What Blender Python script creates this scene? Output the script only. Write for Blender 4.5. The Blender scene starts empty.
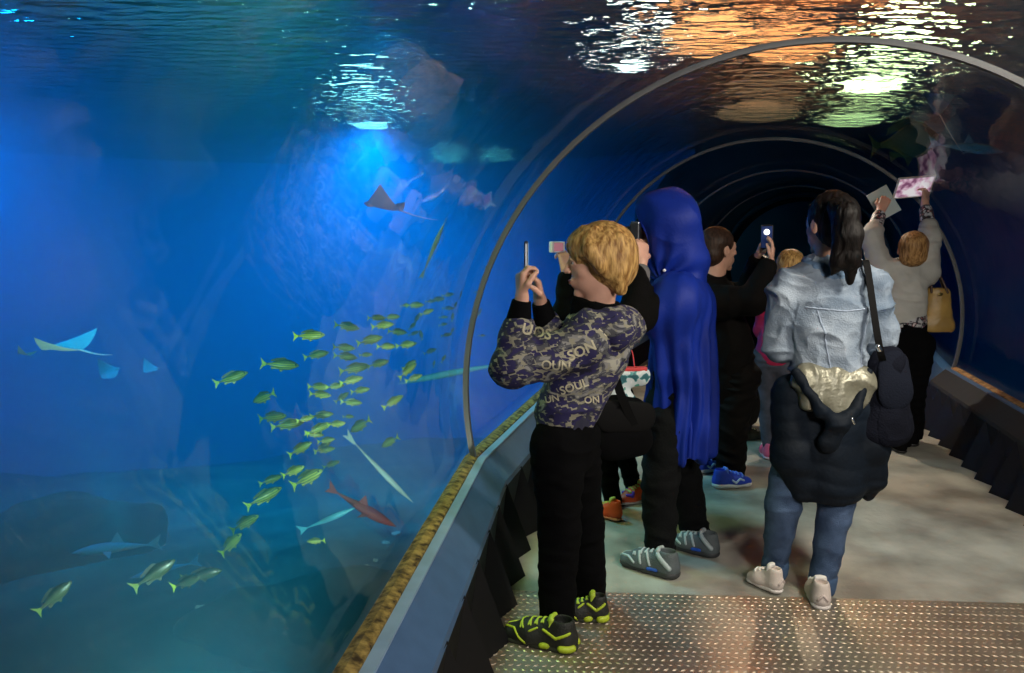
import bpy, bmesh, math, random
import numpy as np
from mathutils import Vector, Matrix
from mathutils.bvhtree import BVHTree
random.seed(7)
SC = bpy.context.scene
COL = SC.collection

# ------------------------------------------------------------------ camera
F_PX, HORIZ, CAM_H = 750.0, 235.0, 1.5
PITCH = math.atan((336.5 - HORIZ) / F_PX)
cam_d = bpy.data.cameras.new('camera'); cam = bpy.data.objects.new('camera', cam_d); COL.objects.link(cam)
cam.location = (0, 0, CAM_H); cam.rotation_euler = (math.pi/2 - PITCH, 0, 0)
cam_d.sensor_width = 36; cam_d.lens = 36 * F_PX / 1024; cam_d.clip_start = .02; cam_d.clip_end = 200
SC.camera = cam
# ------------------------------------------------------------------ world, exposure
w = bpy.data.worlds.new('world'); SC.world = w; w.use_nodes = True
w.node_tree.nodes['Background'].inputs[0].default_value = (.004, .012, .03, 1)
w.node_tree.nodes['Background'].inputs[1].default_value = 1
SC.view_settings.view_transform = 'Standard'; SC.view_settings.look = 'None'
SC.view_settings.gamma = 1; SC.view_settings.use_curve_mapping = False
SC.view_settings.exposure = 0.0
cy = SC.cycles
cy.use_denoising = True; cy.max_bounces = 10; cy.transparent_max_bounces = 24; cy.transmission_bounces = 6
cy.glossy_bounces = 4; cy.diffuse_bounces = 3; cy.volume_bounces = 0; cy.sample_clamp_indirect = 4; cy.caustics_reflective = False

def lamp(name, kind, loc, energy, col, target=None, size=.3, size_y=None, spot=60, blend=.6):
    d = bpy.data.lights.new(name, kind); d.energy = energy; d.color = col
    if kind == 'AREA':
        d.size = size
        if size_y: d.shape = 'RECTANGLE'; d.size_y = size_y
    else: d.shadow_soft_size = size
    if kind == 'SPOT': d.spot_size = math.radians(spot); d.spot_blend = blend
    o = bpy.data.objects.new(name, d); COL.objects.link(o); o.location = loc
    if target is not None:
        o.rotation_euler = (Vector(target) - Vector(loc)).to_track_quat('-Z', 'Y').to_euler()
    return o
# tunnel lamps: behind the viewer near the crown, and further down the tunnel
lamp('tunnel_lamp', 'AREA', (1.2, -.2, 2.1), 55, (1, .94, .86), (1.5, 3.6, .5), .45)
lamp('tunnel_lamp', 'AREA', (1.9, 2.0, 2.14), 34, (1, .90, .74), (1.7, 3.4, 0), .35)
lamp('tunnel_lamp', 'SPOT', (2.3, 6.2, 2.2), 130, (1, .88, .68), (2.3, 6.0, 0), .04, spot=130, blend=1)
# unseen lights just under the tank surface: blue glow, plus two added tints
lamp('tank_light', 'SPOT', (-1.7, 9.5, 2.8), 5400, (.01, .46, 1), (-2.6, 11.5, -.2), .3, spot=160, blend=1)
lamp('tank_light', 'SPOT', (-6.0, 7.5, 2.8), 3300, (.002, .38, .9), (-6.8, 11, 0), .3, spot=160, blend=1)
lamp('tank_light', 'SPOT', (-4.0, 4.6, 2.8), 900, (.005, .42, .95), (-3.6, 9, .6), .3, spot=150, blend=1)
lamp('tank_light', 'SPOT', (-.9, 3.0, 2.8), 190, (.8, 1, .35), (-1.2, 4.2, -.6), .3, spot=120, blend=1)  # added greenish spot that tints the near seabed
lamp('tank_light', 'SPOT', (-.9, 5.0, 2.8), 260, (.35, .85, 1), (.7, 4.2, 0), .25, spot=70, blend=1)  # added spot that throws cyan light through the glass onto the floor
lamp('tank_light', 'SPOT', (6.8, 6.5, 2.8), 260, (.006, .02, 1), (7.5, 8.5, .5), .3, spot=150, blend=1)
lamp('fish_fill', 'SPOT', (-2.7, 5.0, -.6), 130, (1, .95, .8), (-3.65, 6.05, .62), .1, spot=38, blend=1)  # added fill spot that whitens the ray at the far left
# added fill spots, out of view, lighting the fish from the visitors' side
lamp('fish_fill', 'SPOT', (-.95, 2.0, -.45), 420, (1, .95, .72), (-2.0, 5.6, 1.45), .15, spot=95, blend=1)
lamp('fish_fill', 'SPOT', (-1.6, 2.0, -.45), 130, (1, .97, .8), (-3.9, 6.6, 1.4), .15, spot=60, blend=1)

# ------------------------------------------------------------------ pixel helpers: a ray of the photo met at a real distance
_c, _s = math.cos(PITCH), math.sin(PITCH)
def _ray(px, py):
    u = (px - 512) / F_PX; v = (336.5 - py) / F_PX
    return np.array([u, _c + v * _s, -_s + v * _c])
def P(px, py, Y):
    r = _ray(px, py); return np.array([0, 0, CAM_H]) + r * (Y / r[1])
def G(px, py, z=0.0):
    r = _ray(px, py); return np.array([0, 0, CAM_H]) + r * ((z - CAM_H) / r[2])

# ------------------------------------------------------------------ materials
MATS = {}
def nodes(name):
    m = bpy.data.materials.new(name); m.use_nodes = True; nt = m.node_tree
    return m, nt, nt.nodes, nt.links, nt.nodes['Principled BSDF']
def ramp(N, stops):
    r = N.new('ShaderNodeValToRGB'); e = r.color_ramp.elements
    while len(e) < len(stops): e.new(.5)
    for x, (p, c) in zip(e, stops): x.position = p; x.color = (*c, 1) if len(c) == 3 else c
    return r
def mat(name, col, rough=.6, metal=0, var=0, vscale=8, bump=0, bscale=40, sheen=0, stretch=None, spec=.5, emit=None, estr=0, col2=None):
    if name in MATS: return MATS[name]
    m, nt, N, L, b = nodes(name)
    b.inputs['Base Color'].default_value = (*col, 1); b.inputs['Roughness'].default_value = rough
    b.inputs['Metallic'].default_value = metal; b.inputs['Specular IOR Level'].default_value = spec
    if sheen: b.inputs['Sheen Weight'].default_value = sheen
    if emit: b.inputs['Emission Color'].default_value = (*emit, 1); b.inputs['Emission Strength'].default_value = estr
    if var or bump or col2:
        tc = N.new('ShaderNodeTexCoord'); mp = N.new('ShaderNodeMapping'); L.new(tc.outputs['Object'], mp.inputs[0])
        if stretch: mp.inputs['Scale'].default_value = stretch
    if var or col2:
        n = N.new('ShaderNodeTexNoise'); n.inputs['Scale'].default_value = vscale; n.inputs['Detail'].default_value = 5
        L.new(mp.outputs[0], n.inputs[0])
        c2 = col2 or tuple(min(1, c * (1 + var)) for c in col); c1 = tuple(c * (1 - var) for c in col)
        r = ramp(N, [(.35, c1), (.65, c2)]); L.new(n.outputs[0], r.inputs[0]); L.new(r.outputs[0], b.inputs['Base Color'])
    if bump:
        n = N.new('ShaderNodeTexNoise'); n.inputs['Scale'].default_value = bscale; n.inputs['Detail'].default_value = 4
        L.new(mp.outputs[0], n.inputs[0])
        bp = N.new('ShaderNodeBump'); bp.inputs['Strength'].default_value = bump; bp.inputs['Distance'].default_value = .01
        L.new(n.outputs[0], bp.inputs['Height']); L.new(bp.outputs[0], b.inputs['Normal'])
    MATS[name] = m; return m

def glass_mat():
    m, nt, N, L, b = nodes('acrylic'); N.remove(b); out = N['Material Output']
    tr = N.new('ShaderNodeBsdfTransparent'); tr.inputs[0].default_value = (.97, .985, 1, 1)
    gl = N.new('ShaderNodeBsdfGlossy'); gl.inputs['Roughness'].default_value = .03; gl.inputs[0].default_value = (.9, .9, .9, 1)
    lw = N.new('ShaderNodeLayerWeight'); lw.inputs[0].default_value = .5
    pw = N.new('ShaderNodeMath'); pw.operation = 'POWER'; pw.inputs[1].default_value = 4; L.new(lw.outputs['Facing'], pw.inputs[0])
    fr = N.new('ShaderNodeMath'); fr.operation = 'MULTIPLY_ADD'; fr.inputs[1].default_value = .4; fr.inputs[2].default_value = .012; L.new(pw.outputs[0], fr.inputs[0])
    mx = N.new('ShaderNodeMixShader'); L.new(fr.outputs[0], mx.inputs[0]); L.new(tr.outputs[0], mx.inputs[1]); L.new(gl.outputs[0], mx.inputs[2])
    tc = N.new('ShaderNodeTexCoord'); n = N.new('ShaderNodeTexNoise'); n.inputs['Scale'].default_value = 1.6
    L.new(tc.outputs['Object'], n.inputs[0]); bp = N.new('ShaderNodeBump'); bp.inputs['Strength'].default_value = .12; bp.inputs['Distance'].default_value = .1
    L.new(n.outputs[0], bp.inputs['Height']); L.new(bp.outputs[0], gl.inputs['Normal'])
    L.new(mx.outputs[0], out.inputs[0]); return m
def water_surface_mat():
    m, nt, N, L, b = nodes('rippled_water'); N.remove(b); out = N['Material Output']
    gl = N.new('ShaderNodeBsdfGlossy'); gl.inputs['Roughness'].default_value = .05
    rf = N.new('ShaderNodeBsdfRefraction'); rf.inputs['IOR'].default_value = 1.2; rf.inputs['Roughness'].default_value = .03
    mx = N.new('ShaderNodeMixShader'); lw = N.new('ShaderNodeLayerWeight'); pw = N.new('ShaderNodeMath'); pw.operation = 'POWER'; pw.inputs[1].default_value = 4
    ma = N.new('ShaderNodeMath'); ma.operation = 'MULTIPLY_ADD'; ma.inputs[1].default_value = .75; ma.inputs[2].default_value = .2; L.new(lw.outputs['Facing'], pw.inputs[0]); L.new(pw.outputs[0], ma.inputs[0]); L.new(ma.outputs[0], mx.inputs[0])
    tc = N.new('ShaderNodeTexCoord'); mp = N.new('ShaderNodeMapping'); mp.inputs['Scale'].default_value = (.62, 1.7, 1)
    L.new(tc.outputs['Object'], mp.inputs[0])
    n = N.new('ShaderNodeTexNoise'); n.inputs['Scale'].default_value = 5.5; n.inputs['Detail'].default_value = 2.5; n.inputs['Roughness'].default_value = .45
    L.new(mp.outputs[0], n.inputs[0])
    bp = N.new('ShaderNodeBump'); bp.inputs['Strength'].default_value = 1; bp.inputs['Distance'].default_value = .34
    L.new(n.outputs[0], bp.inputs['Height']); L.new(bp.outputs[0], gl.inputs['Normal']); L.new(bp.outputs[0], rf.inputs['Normal'])
    L.new(rf.outputs[0], mx.inputs[1]); L.new(gl.outputs[0], mx.inputs[2]); L.new(mx.outputs[0], out.inputs[0]); return m
def water_volume_mat():
    m, nt, N, L, b = nodes('sea_water'); N.remove(b); out = N['Material Output']
    ab = N.new('ShaderNodeVolumeAbsorption'); ab.inputs[0].default_value = (.1, .72, .94, 1); ab.inputs[1].default_value = .26
    sc = N.new('ShaderNodeVolumeScatter'); sc.inputs[0].default_value = (.03, .52, 1, 1); sc.inputs[1].default_value = .09; sc.inputs['Anisotropy'].default_value = .2
    ad = N.new('ShaderNodeAddShader'); L.new(ab.outputs[0], ad.inputs[0]); L.new(sc.outputs[0], ad.inputs[1])
    L.new(ad.outputs[0], out.inputs['Volume']); return m

# ------------------------------------------------------------------ object helpers
def tag(o, label=None, cat=None, group=None, kind=None):
    if label: o['label'] = label
    if cat: o['category'] = cat
    if group: o['group'] = group
    if kind: o['kind'] = kind
    return o
def empty(name, loc, label, cat, group=None):
    o = bpy.data.objects.new(name, None); COL.objects.link(o); o.location = loc; o.empty_display_size = .1
    return tag(o, label, cat, group)
def link(name, me, m, parent=None, smooth=False, base=(0, 0, 0)):
    o = bpy.data.objects.new(name, me); COL.objects.link(o)
    if parent: o.parent = parent
    else: o.location = base
    if m: me.materials.append(m)
    if smooth and len(me.polygons): me.polygons.foreach_set('use_smooth', [True] * len(me.polygons))
    return o
def pymesh(name, V, Fc, m, parent=None, smooth=False, base=None):
    """vertices in world metres; base is the thing's origin"""
    b = np.array(base if base is not None else (parent.location if parent and parent.parent is None else (0, 0, 0)), float)
    if parent is not None and base is None: b = np.array(world_base(parent))
    me = bpy.data.meshes.new(name); me.from_pydata([tuple(np.array(v, float) - b) for v in V], [], [tuple(f) for f in Fc]); me.update()
    return link(name, me, m, parent, smooth, b)
def world_base(o):
    l = Vector((0, 0, 0))
    while o: l = l + o.location; o = o.parent
    return l
def box(V, Fc, c, s, ax=None):
    """append a box centred at c with half sizes s along axes ax"""
    A = np.eye(3) if ax is None else np.array(ax, float); n = len(V); c = np.array(c, float)
    for dz in (-1, 1):
        for dx, dy in ((-1, -1), (1, -1), (1, 1), (-1, 1)):
            V.append(c + A[0] * s[0] * dx + A[1] * s[1] * dy + A[2] * s[2] * dz)
    for f in ((0, 3, 2, 1), (4, 5, 6, 7), (0, 1, 5, 4), (1, 2, 6, 5), (2, 3, 7, 6), (3, 0, 4, 7)): Fc.append([n + i for i in f])
def norm(v): v = np.array(v, float); return v / max(1e-9, np.linalg.norm(v))
def bevel(o, w=.003, seg=2):
    b = o.modifiers.new('bevel', 'BEVEL'); b.width = w; b.segments = seg; b.limit_method = 'ANGLE'; return o

# ------------------------------------------------------------------ implicit surfaces -> one continuous mesh
def vnoise(p, seed=0):
    p = p + seed * 17.31; i = np.floor(p).astype(np.int64); f = p - i; f = f * f * (3 - 2 * f)
    def h(a, b, c):
        n = (a * 374761393 + b * 668265263 + c * 2147483647 + seed * 1274126177) & 0x7fffffff
        n = ((n ^ (n >> 13)) * 1274126177) & 0x7fffffff
        return ((n ^ (n >> 16)) & 0xffff) / 65535.0 * 2 - 1
    r = 0
    for dx in (0, 1):
        for dy in (0, 1):
            for dz in (0, 1):
                wgt = (f[:, 0] if dx else 1 - f[:, 0]) * (f[:, 1] if dy else 1 - f[:, 1]) * (f[:, 2] if dz else 1 - f[:, 2])
                r = r + wgt * h(i[:, 0] + dx, i[:, 1] + dy, i[:, 2] + dz)
    return r
class Shape:
    def __init__(s): s.p = []
    def cone(s, a, b, ra, rb=None, n=None, q=1., k=.02, sub=False):
        rb = ra if rb is None else rb
        s.p.append(('c', np.array(a, float), np.array(b, float), ra, rb, None if n is None else norm(n), q, k, sub)); return s
    def chain(s, pts, rs, **kw):
        for i in range(len(pts) - 1): s.cone(pts[i], pts[i + 1], rs[i], rs[i + 1], **kw)
        return s
    def ball(s, c, r, ax=None, k=.02, sub=False):
        r = np.array(r if hasattr(r, '__len__') else (r, r, r), float)
        s.p.append(('e', np.array(c, float), np.eye(3) if ax is None else np.array(ax, float), r, k, sub)); return s
    def half(s, c, n, k=.004):
        s.p.append(('h', np.array(c, float), norm(n), k)); return s      # cut away everything on the side n points to
    def build(s, h):
        lo, hi = np.full(3, 1e9), np.full(3, -1e9); bb = []
        for p in s.p:
            if p[0] == 'c': R = max(p[3], p[4]); l = np.minimum(p[1], p[2]) - R; u = np.maximum(p[1], p[2]) + R; sub = p[8]; k = p[7]
            elif p[0] == 'e':
                e = np.sqrt(((p[2].T * p[3]) ** 2).sum(1)); l = p[1] - e; u = p[1] + e; sub = p[5]; k = p[4]
            else: bb.append(None); continue
            mgn = k + 2.5 * h; bb.append((l - mgn, u + mgn))
            if not sub: lo = np.minimum(lo, l - .01 - k * .5); hi = np.maximum(hi, u + .01 + k * .5)
        lo -= 2 * h; N = np.ceil((hi - lo) / h).astype(int) + 3
        D = np.full(N, .08, np.float32)
        X = [(lo[i] + h * np.arange(N[i])).astype(np.float32) for i in range(3)]
        for p, b in zip(s.p, bb):
            if b is None: i0, i1 = np.zeros(3, int), N
            else:
                i0 = np.clip(((b[0] - lo) / h).astype(int), 0, N); i1 = np.clip(((b[1] - lo) / h).astype(int) + 2, 0, N)
            if (i1 <= i0).any(): continue
            sl = tuple(slice(i0[i], i1[i]) for i in range(3))
            x = X[0][sl[0]][:, None, None]; y = X[1][sl[1]][None, :, None]; z = X[2][sl[2]][None, None, :]
            if p[0] == 'c':
                _, a, bb_, ra, rb, n, q, k, sub = p
                px, py, pz = x - a[0], y - a[1], z - a[2]; ba = bb_ - a
                if n is not None:
                    g = (1 / q - 1); d = px * n[0] + py * n[1] + pz * n[2]
                    px, py, pz = px + g * d * n[0], py + g * d * n[1], pz + g * d * n[2]
                    ba = ba + g * (ba @ n) * n
                l2 = max(ba @ ba, 1e-9); t = np.clip((px * ba[0] + py * ba[1] + pz * ba[2]) / l2, 0, 1)
                d = np.sqrt((px - ba[0] * t) ** 2 + (py - ba[1] * t) ** 2 + (pz - ba[2] * t) ** 2) - (ra + (rb - ra) * t)
                if n is not None: d = d * (.5 + .5 * q)
            elif p[0] == 'e':
                _, c, ax, r, k, sub = p
                px, py, pz = x - c[0], y - c[1], z - c[2]
                u = [(px * ax[i][0] + py * ax[i][1] + pz * ax[i][2]) / r[i] for i in range(3)]
                k0 = np.sqrt(u[0] ** 2 + u[1] ** 2 + u[2] ** 2)
                k1 = np.sqrt((u[0] / r[0]) ** 2 + (u[1] / r[1]) ** 2 + (u[2] / r[2]) ** 2)
                d = k0 * (k0 - 1) / np.maximum(k1, 1e-6)
                d = np.where(k0 < .02, -min(r), d)
            else:
                _, c, n, k = p; d = (c[0] - x) * n[0] + (c[1] - y) * n[1] + (c[2] - z) * n[2]; sub = True
            A = D[sl]
            if sub: A = -A
            hh = np.clip(.5 + .5 * (A - d) / k, 0, 1); R = A * (1 - hh) + d * hh - k * hh * (1 - hh)
            D[sl] = -R if sub else R
        return D, lo
def nets(D, lo, h):
    S = D < 0
    a = S[:-1, :-1, :-1]; cnt = np.zeros(a.shape, np.uint8)
    for dx in (0, 1):
        for dy in (0, 1):
            for dz in (0, 1): cnt += S[dx:S.shape[0] - 1 + dx, dy:S.shape[1] - 1 + dy, dz:S.shape[2] - 1 + dz]
    act = (cnt > 0) & (cnt < 8); idx = np.argwhere(act); ids = np.full(act.shape, -1, np.int32); ids[act] = np.arange(len(idx))
    pos = np.zeros((len(idx), 3)); n = np.zeros(len(idx))
    cs = [(x, y, z) for x in (0, 1) for y in (0, 1) for z in (0, 1)]
    for c in cs:
        for ax in range(3):
            if c[ax]: continue
            e = list(c); e[ax] = 1
            d0 = D[idx[:, 0] + c[0], idx[:, 1] + c[1], idx[:, 2] + c[2]]; d1 = D[idx[:, 0] + e[0], idx[:, 1] + e[1], idx[:, 2] + e[2]]
            mk = (d0 < 0) != (d1 < 0); t = np.where(mk, d0 / np.where(mk, d0 - d1, 1), 0)
            q = np.tile(np.array(c, float), (len(idx), 1)); q[:, ax] += t
            pos[mk] += q[mk]; n[mk] += 1
    V = lo + h * (idx + pos / n[:, None])
    Q = []
    for ax in range(3):
        o = [slice(1, -1)] * 3; o[ax] = slice(0, -1)
        s0 = S[tuple(o)]; o2 = list(o); o2[ax] = slice(1, None); s1 = S[tuple(o2)]
        m = s0 != s1; ij = np.argwhere(m); off = np.array([1, 1, 1]); off[ax] = 0; ij = ij + off
        u, v = [(1, 2), (2, 0), (0, 1)][ax]
        du = np.zeros(3, int); du[u] = 1; dv = np.zeros(3, int); dv[v] = 1
        def g(p): return ids[p[:, 0], p[:, 1], p[:, 2]]
        q = np.stack([g(ij - du - dv), g(ij - dv), g(ij), g(ij - du)], 1)
        fl = ~s0[m]; q[fl] = q[fl][:, ::-1]; Q.append(q)
    Q = np.concatenate(Q); Q = Q[(Q >= 0).all(1)]
    return V, Q
def vnormals(V, Q):
    fn = np.cross(V[Q[:, 2]] - V[Q[:, 0]], V[Q[:, 3]] - V[Q[:, 1]]); N = np.zeros_like(V)
    for i in range(4): np.add.at(N, Q[:, i], fn)
    return N / np.maximum(np.linalg.norm(N, axis=1, keepdims=True), 1e-12)
CACHE = {}
def implicit(name, shape, m, parent=None, h=.006, base=None, disp=None, keep=False):
    D, lo = shape.build(h); V, Q = nets(D, lo, h)
    if disp is not None:
        N = vnormals(V, Q); V = V + N * disp(V, N)[:, None]
    b = np.array(base if base is not None else world_base(parent), float)
    me = bpy.data.meshes.new(name); W = (V - b).astype(np.float32)
    me.vertices.add(len(W)); me.vertices.foreach_set('co', W.ravel())
    me.loops.add(Q.size); me.loops.foreach_set('vertex_index', Q.astype(np.int32).ravel())
    me.polygons.add(len(Q)); me.polygons.foreach_set('loop_start', np.arange(0, Q.size, 4, dtype=np.int32))
    me.polygons.foreach_set('loop_total', np.full(len(Q), 4, np.int32))
    me.update(calc_edges=True); me.validate()
    o = link(name, me, m, parent, True, b)
    if keep: CACHE[keep] = (V, Q)
    return o
def folds(amp=.006, sx=(9, 9, 6), seed=1, ridge=True):
    sx = np.array(sx, float)
    def f(V, N):
        wv = V + .06 * np.stack([vnoise(V * 5, seed + 3), vnoise(V * 5, seed + 5), vnoise(V * 5, seed + 7)], 1)
        a = vnoise(wv * sx, seed); c = vnoise(wv * sx * 2.3, seed + 1)
        if ridge: a = 1 - 2 * np.abs(a) ** .8; 
        return amp * (a * .8 + .45 * c)
    return f

# ================================================================== THE SETTING
R_T, CZ, LEDGE_Z = 1.52, .77, .42
ST = [(.44, -3.96, .11), (1.275, 3.21, .19), (2.13, 6.40, .33), (3.37, 9.46, .39), (4.65, 12.5, .39), (5.95, 15.6, .39), (8.2, 21.0, .39)]
def stn(st, s, z):
    return np.array([st[0] + s * math.cos(st[2]), st[1] - s * math.sin(st[2]), z])
TA = math.asin((CZ - LEDGE_Z) / R_T)
def arc(R, n=48, a0=None, a1=None):
    a0 = -TA if a0 is None else a0; a1 = math.pi + TA if a1 is None else a1
    return [(R * math.cos(a0 + (a1 - a0) * i / n), CZ + R * math.sin(a0 + (a1 - a0) * i / n)) for i in range(n + 1)]
def loft(name, profs, stations, m, smooth=True, close=False, caps=False):
    V, Fc = [], []; n = len(profs[0])
    for pr, st in zip(profs, stations):
        for s, z in pr: V.append(stn(st, s, z))
    for i in range(len(stations) - 1):
        for j in range(n if close else n - 1):
            a = i * n + j; b = i * n + (j + 1) % n; Fc.append((a, b, b + n, a + n))
    if caps: Fc.append(tuple(range(n))[::-1]); Fc.append(tuple(range((len(stations) - 1) * n, len(stations) * n)))
    return pymesh(name, V, Fc, m, smooth=smooth)
def mid(s0, s1, t): return tuple(s0[i] * (1 - t) + s1[i] * t for i in range(3))

# --- materials of the setting
concrete = mat('concrete', (.27, .25, .21), .45, var=.25, vscale=2.8, bump=.35, bscale=22, col2=(.46, .45, .39))
plate_m = mat('tread_plate', (.52, .44, .34), .42, metal=.85, var=.12, vscale=6)
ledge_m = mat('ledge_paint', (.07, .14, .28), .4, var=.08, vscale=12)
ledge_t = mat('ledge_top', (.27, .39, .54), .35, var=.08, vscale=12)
rubber = mat('black_rubber', (.005, .005, .006), .6, spec=.25)
rib_m = mat('seam_grey', (.10, .10, .105), .45)
algae = mat('algae', (.09, .045, .006), .8, var=.6, vscale=34, bump=.5, bscale=90, col2=(.44, .29, .08))
rust = mat('rust_edge', (.24, .10, .03), .8, var=.6, vscale=26, bump=.6, bscale=60, col2=(.5, .28, .10))
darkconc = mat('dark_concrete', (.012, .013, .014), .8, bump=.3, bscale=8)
bluepanel = mat('blue_panel', (.05, .16, .35), .4)
acr = glass_mat()

# --- floor
Vf, Ff = [], []
fl = [[stn(st, s, -.0) for s in (-1.5, 1.5)] for st in ST]
V = [p for a in fl for p in a] + [p - np.array([0, 0, .2]) for a in fl for p in a]; n = len(fl) * 2; Fc = []
for i in range(len(fl) - 1):
    a = 2 * i; Fc += [(a, a + 1, a + 3, a + 2), (n + a, n + a + 2, n + a + 3, n + a + 1), (a, a + 2, n + a + 2, n + a), (a + 1, n + a + 1, n + a + 3, a + 3)]
Fc += [(0, n, n + 1, 1), (n - 2, n - 1, 2 * n - 1, 2 * n - 2)]
o = pymesh('floor', V, Fc, concrete); tag(o, kind='structure')

# --- tread plate in front, with raised lozenges
c0 = G(485, 591); c1 = G(1024, 605); ux = norm(c1 - c0); uy = np.array([ux[1], -ux[0], 0])   # uy points to the viewer
V, Fc = [], []
x0, x1, y1 = -.06, 2.62, 3.6
box(V, Fc, c0 + ux * (x0 + x1) / 2 + uy * y1 / 2 + np.array([0, 0, .004]), ((x1 - x0) / 2, y1 / 2, .004), (ux, uy, (0, 0, 1)))
pitch = .03; zt = .008
for j in range(int(1.7 / pitch)):
    for i in range(int((x1 - x0) / pitch) - 1):
        c = c0 + ux * (x0 + (i + .7) * pitch + (pitch / 2 if j % 2 else 0)) + uy * ((j + .6) * pitch); d = 1 if (i + j) % 2 else -1
        d = 1 if j % 2 else -1
        a = norm(ux * .85 + uy * .5 * d); b = np.array([-a[1], a[0], 0]); n = len(V)
        for q, r_, z in ((-.0125, 0, 0), (0, -.0055, 0), (.0125, 0, 0), (0, .0055, 0), (-.006, 0, .0028), (.006, 0, .0028)):
            V.append(c + a * q + b * r_ + np.array([0, 0, zt + z]))
        Fc += [(n, n + 1, n + 4), (n + 1, n + 5, n + 4), (n + 1, n + 2, n + 5), (n + 2, n + 3, n + 5), (n + 3, n + 4, n + 5), (n + 3, n, n + 4)]
o = pymesh('trim_1', V, Fc, plate_m, base=c0); tag(o, 'bare metal tread plate with raised lozenges across the tunnel floor', kind='structure')

# --- acrylic tunnel panels, seam ribs, ledges, skirts
def ring(R0, R1): return arc(R1) + arc(R0)[::-1]
for k in range(5):
    s0, s1 = ST[k], ST[k + 1]; sts = [mid(s0, s1, t) for t in (0, .5, 1)]
    o = loft('window_%d' % (k + 1), [ring(R_T, R_T + .05)] * 3, sts, acr, close=True, caps=False); tag(o, kind='structure')
    # ledge each side: flat top strip + face
    for side, sg in (('left', -1), ('right', 1)):
        if side == 'right' and k >= 2: continue
        gx = R_T * math.cos(TA)
        pr = [(sg * (gx - .05), LEDGE_Z + .02), (sg * (gx - .012), LEDGE_Z + .02), (sg * (gx - .012), LEDGE_Z - .01), (sg * (gx - .05), LEDGE_Z - .01)]
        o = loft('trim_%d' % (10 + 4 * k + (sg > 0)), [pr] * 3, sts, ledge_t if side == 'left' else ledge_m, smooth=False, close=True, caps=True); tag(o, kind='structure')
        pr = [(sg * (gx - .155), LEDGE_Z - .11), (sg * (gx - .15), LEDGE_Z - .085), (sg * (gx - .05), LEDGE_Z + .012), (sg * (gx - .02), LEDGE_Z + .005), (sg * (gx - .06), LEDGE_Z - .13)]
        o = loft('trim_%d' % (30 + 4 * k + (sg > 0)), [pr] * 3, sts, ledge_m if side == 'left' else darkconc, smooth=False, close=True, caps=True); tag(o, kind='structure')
        pr = [(sg * (gx + .05), LEDGE_Z - .02), (sg * (gx + .05), LEDGE_Z + .025), (sg * (gx + .02), LEDGE_Z + .035), (sg * (gx - .01), LEDGE_Z + .025), (sg * (gx - .014), LEDGE_Z - .02)]
        o = loft('trim_%d' % (50 + 4 * k + (sg > 0)), [pr] * 3, sts, algae if side == 'left' else rust, smooth=False, close=True, caps=True); tag(o, kind='structure')
    # skirts of saw-tooth black rubber panels
    for side, sg in (('left', -1), ('right', 1)):
        L = math.hypot(s1[0] - s0[0], s1[1] - s0[1]); nt = int(L / .27); V, Fc = [], []
        if k >= 2:
            o = loft('baseboard_%s_%d' % (side, k + 1), [[(sg * (R_T - .1 + .1 * (sg > 0)), 0), (sg * (R_T - .1), LEDGE_Z), (sg * (R_T - .02), LEDGE_Z), (sg * (R_T - .02), 0)]] * 3, sts, bluepanel if side == 'right' else rubber, smooth=False, close=True); tag(o, kind='structure'); continue
        gx = R_T * math.cos(TA) - .145
        for i in range(nt):
            a = mid(s0, s1, i / nt); b = mid(s0, s1, (i + 1) / nt)
            p = [stn(a, sg * gx, 0), stn(b, sg * (gx - .13), 0), stn(b, sg * gx, 0)]
            q = [stn(a, sg * gx, LEDGE_Z - .10), stn(b, sg * (gx - .01), LEDGE_Z - .10), stn(b, sg * gx, LEDGE_Z - .10)]
            if sg > 0 and k == 1 or True:
                n = len(V); V += p + q; Fc += [(n, n + 1, n + 4, n + 3), (n + 1, n + 2, n + 5, n + 4), (n + 2, n, n + 3, n + 5), (n, n + 2, n + 1), (n + 3, n + 4, n + 5)]
        o = pymesh('baseboard_%s_%d' % (side, k + 1), V, Fc, rubber); tag(o, kind='structure')
for k in range(1, 5):
    st = ST[k]; d = np.array([math.sin(st[2]), math.cos(st[2]), 0]); hw = .014
    V, Fc = [], []; pr = arc(R_T - .010, 64) ; pr2 = arc(R_T + .014, 64)
    for sgn in (-1, 1):
        for s, z in pr: V.append(stn(st, s, z) + d * hw * sgn)
        for s, z in pr2: V.append(stn(st, s, z) + d * hw * sgn)
    n = 65
    for j in range(64):
        a = j; Fc += [(a, a + 1, n + a + 1, n + a), (2 * n + a, 3 * n + a, 3 * n + a + 1, 2 * n + a + 1), (a, 2 * n + a, 2 * n + a + 1, a + 1), (n + a, n + a + 1, 3 * n + a + 1, 3 * n + a)]
    o = pymesh('trim_%d' % (70 + k), V, Fc, rib_m, smooth=False); tag(o, kind='structure')
# front cheek panel where the skirt ends by the plate
# --- dark concrete portal and tube beyond
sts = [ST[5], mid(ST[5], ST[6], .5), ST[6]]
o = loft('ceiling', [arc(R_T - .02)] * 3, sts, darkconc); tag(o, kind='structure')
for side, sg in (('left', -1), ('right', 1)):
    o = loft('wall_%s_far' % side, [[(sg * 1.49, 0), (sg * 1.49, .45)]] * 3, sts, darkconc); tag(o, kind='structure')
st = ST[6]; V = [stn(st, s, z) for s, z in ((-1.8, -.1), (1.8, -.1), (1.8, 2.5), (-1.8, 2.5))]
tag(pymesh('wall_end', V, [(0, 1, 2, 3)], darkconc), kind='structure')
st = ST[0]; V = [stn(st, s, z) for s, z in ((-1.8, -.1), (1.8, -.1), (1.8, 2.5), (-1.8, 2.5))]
tag(pymesh('wall_back', V, [(0, 1, 2, 3)], mat('back_wall', (.03, .03, .035), .7)), kind='structure')

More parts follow.
